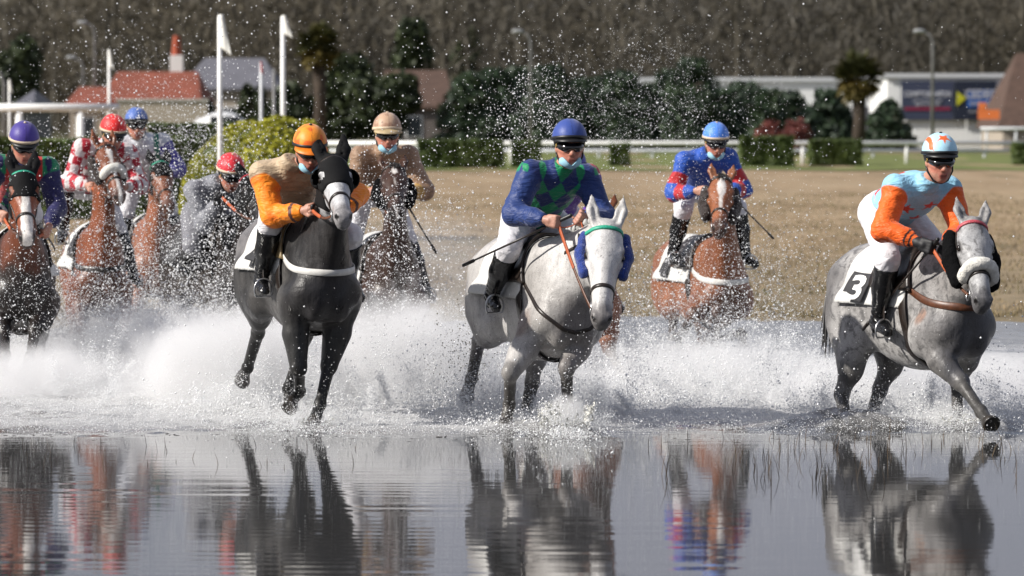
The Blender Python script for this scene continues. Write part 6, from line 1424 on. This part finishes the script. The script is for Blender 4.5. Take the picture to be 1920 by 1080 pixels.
# mist of fine spray: clouds with their own soft bounds
def mist(px, py, Y, sx_, sy_, sz_, dens, seed, label):
    c = pix(px, py, Y); root = bpy.data.meshes.new('mist'); bm = bmesh.new(); bmesh.ops.create_icosphere(bm, subdivisions=3, radius=1); bm.to_mesh(root); bm.free()
    m = bpy.data.materials.new('spray mist'); m.use_nodes = True; nt = m.node_tree; nt.nodes.remove(nt.nodes['Principled BSDF']); pv = nt.nodes.new('ShaderNodeVolumePrincipled'); link(nt, pv.outputs[0], nt.nodes['Material Output'].inputs['Volume'])
    pv.inputs['Color'].default_value = (.985, .985, .99, 1); pv.inputs['Anisotropy'].default_value = .0
    tc = nt.nodes.new('ShaderNodeTexCoord'); ln = nt.nodes.new('ShaderNodeVectorMath'); ln.operation = 'LENGTH'; link(nt, tc.outputs['Object'], ln.inputs[0])
    f = nt.nodes.new('ShaderNodeMapRange'); f.interpolation_type = 'SMOOTHSTEP'; link(nt, ln.outputs['Value'], f.inputs[0]); f.inputs[1].default_value = 1.0; f.inputs[2].default_value = .15; f.inputs[3].default_value = 0; f.inputs[4].default_value = 1
    mp = nt.nodes.new('ShaderNodeMapping'); mp.inputs['Scale'].default_value = (sx_, sy_, sz_); mp.inputs['Location'].default_value = (seed*3.1, seed*1.7, 0); link(nt, tc.outputs['Object'], mp.inputs['Vector'])
    n_ = nt.nodes.new('ShaderNodeTexNoise'); n_.inputs['Scale'].default_value = 3.6; n_.inputs['Detail'].default_value = 6; n_.inputs['Roughness'].default_value = .75; n_.inputs['Distortion'].default_value = .5; link(nt, mp.outputs[0], n_.inputs['Vector'])
    r2 = nt.nodes.new('ShaderNodeMapRange'); link(nt, n_.outputs['Fac'], r2.inputs[0]); r2.inputs[1].default_value = .40; r2.inputs[2].default_value = .66; r2.inputs[3].default_value = .06; r2.inputs[4].default_value = 2.3
    a1 = nt.nodes.new('ShaderNodeMath'); a1.operation = 'MULTIPLY_ADD'; link(nt, f.outputs[0], a1.inputs[0]); a1.inputs[1].default_value = 1.15; a1.inputs[2].default_value = -.95
    a2 = nt.nodes.new('ShaderNodeMath'); a2.operation = 'MULTIPLY_ADD'; link(nt, n_.outputs['Fac'], a2.inputs[0]); a2.inputs[1].default_value = 2.0; link(nt, a1.outputs[0], a2.inputs[2])
    a3 = nt.nodes.new('ShaderNodeMapRange'); link(nt, a2.outputs[0], a3.inputs[0]); a3.inputs[1].default_value = .25; a3.inputs[2].default_value = 1.05; a3.inputs[3].default_value = 0; a3.inputs[4].default_value = dens*1.35; link(nt, a3.outputs[0], pv.inputs['Density'])
    o = obj('spray_mist', root, m); o.location = c; o.scale = (sx_, sy_, sz_); tag(o, label, 'spray', kind='stuff')
mist(430, 715, 30.3, 1.15, 1.2, .82, 3.8, 1, 'bright cloud of fine spray left of the hooded grey horse')
mist(260, 650, 32.6, 1.5, 1.2, .60, 1.1, 2, 'cloud of fine spray under the black horse')
mist(70, 730, 30.9, 1.2, 1.0, .52, 2.6, 3, 'cloud of fine spray at the left edge')
mist(760, 700, 30.5, 1.2, 1.2, .90, 2.6, 4, 'cloud of fine spray between the grey and the white horse')
mist(1000, 745, 29.3, .95, .6, .44, 2.0, 5, 'cloud of fine spray behind the legs of the white horse')
mist(1330, 728, 31.2, 1.7, 1.2, .56, 2.2, 6, 'cloud of fine spray in front of the bright bay horse')
mist(1640, 740, 29.6, 1.25, 1.0, .45, 1.8, 7, 'cloud of fine spray beneath the dapple grey horse')
mist(800, 500, 34.8, 1.5, 1.0, .75, .35, 8, 'thin veil of spray right of the brown horse')
mist(1850, 725, 30.0, 1.1, 1.2, .46, 1.4, 11, 'thin cloud of spray at the right edge')
mist(1065, 790, 27.1, .26, .26, .26, 6, 12, 'dense puff of spray around the foreleg of the white horse')
mist(960, 806, 28.2, 4.6, 1.4, .12, 5, 13, 'low sheet of spray skimming the water across the whole field')
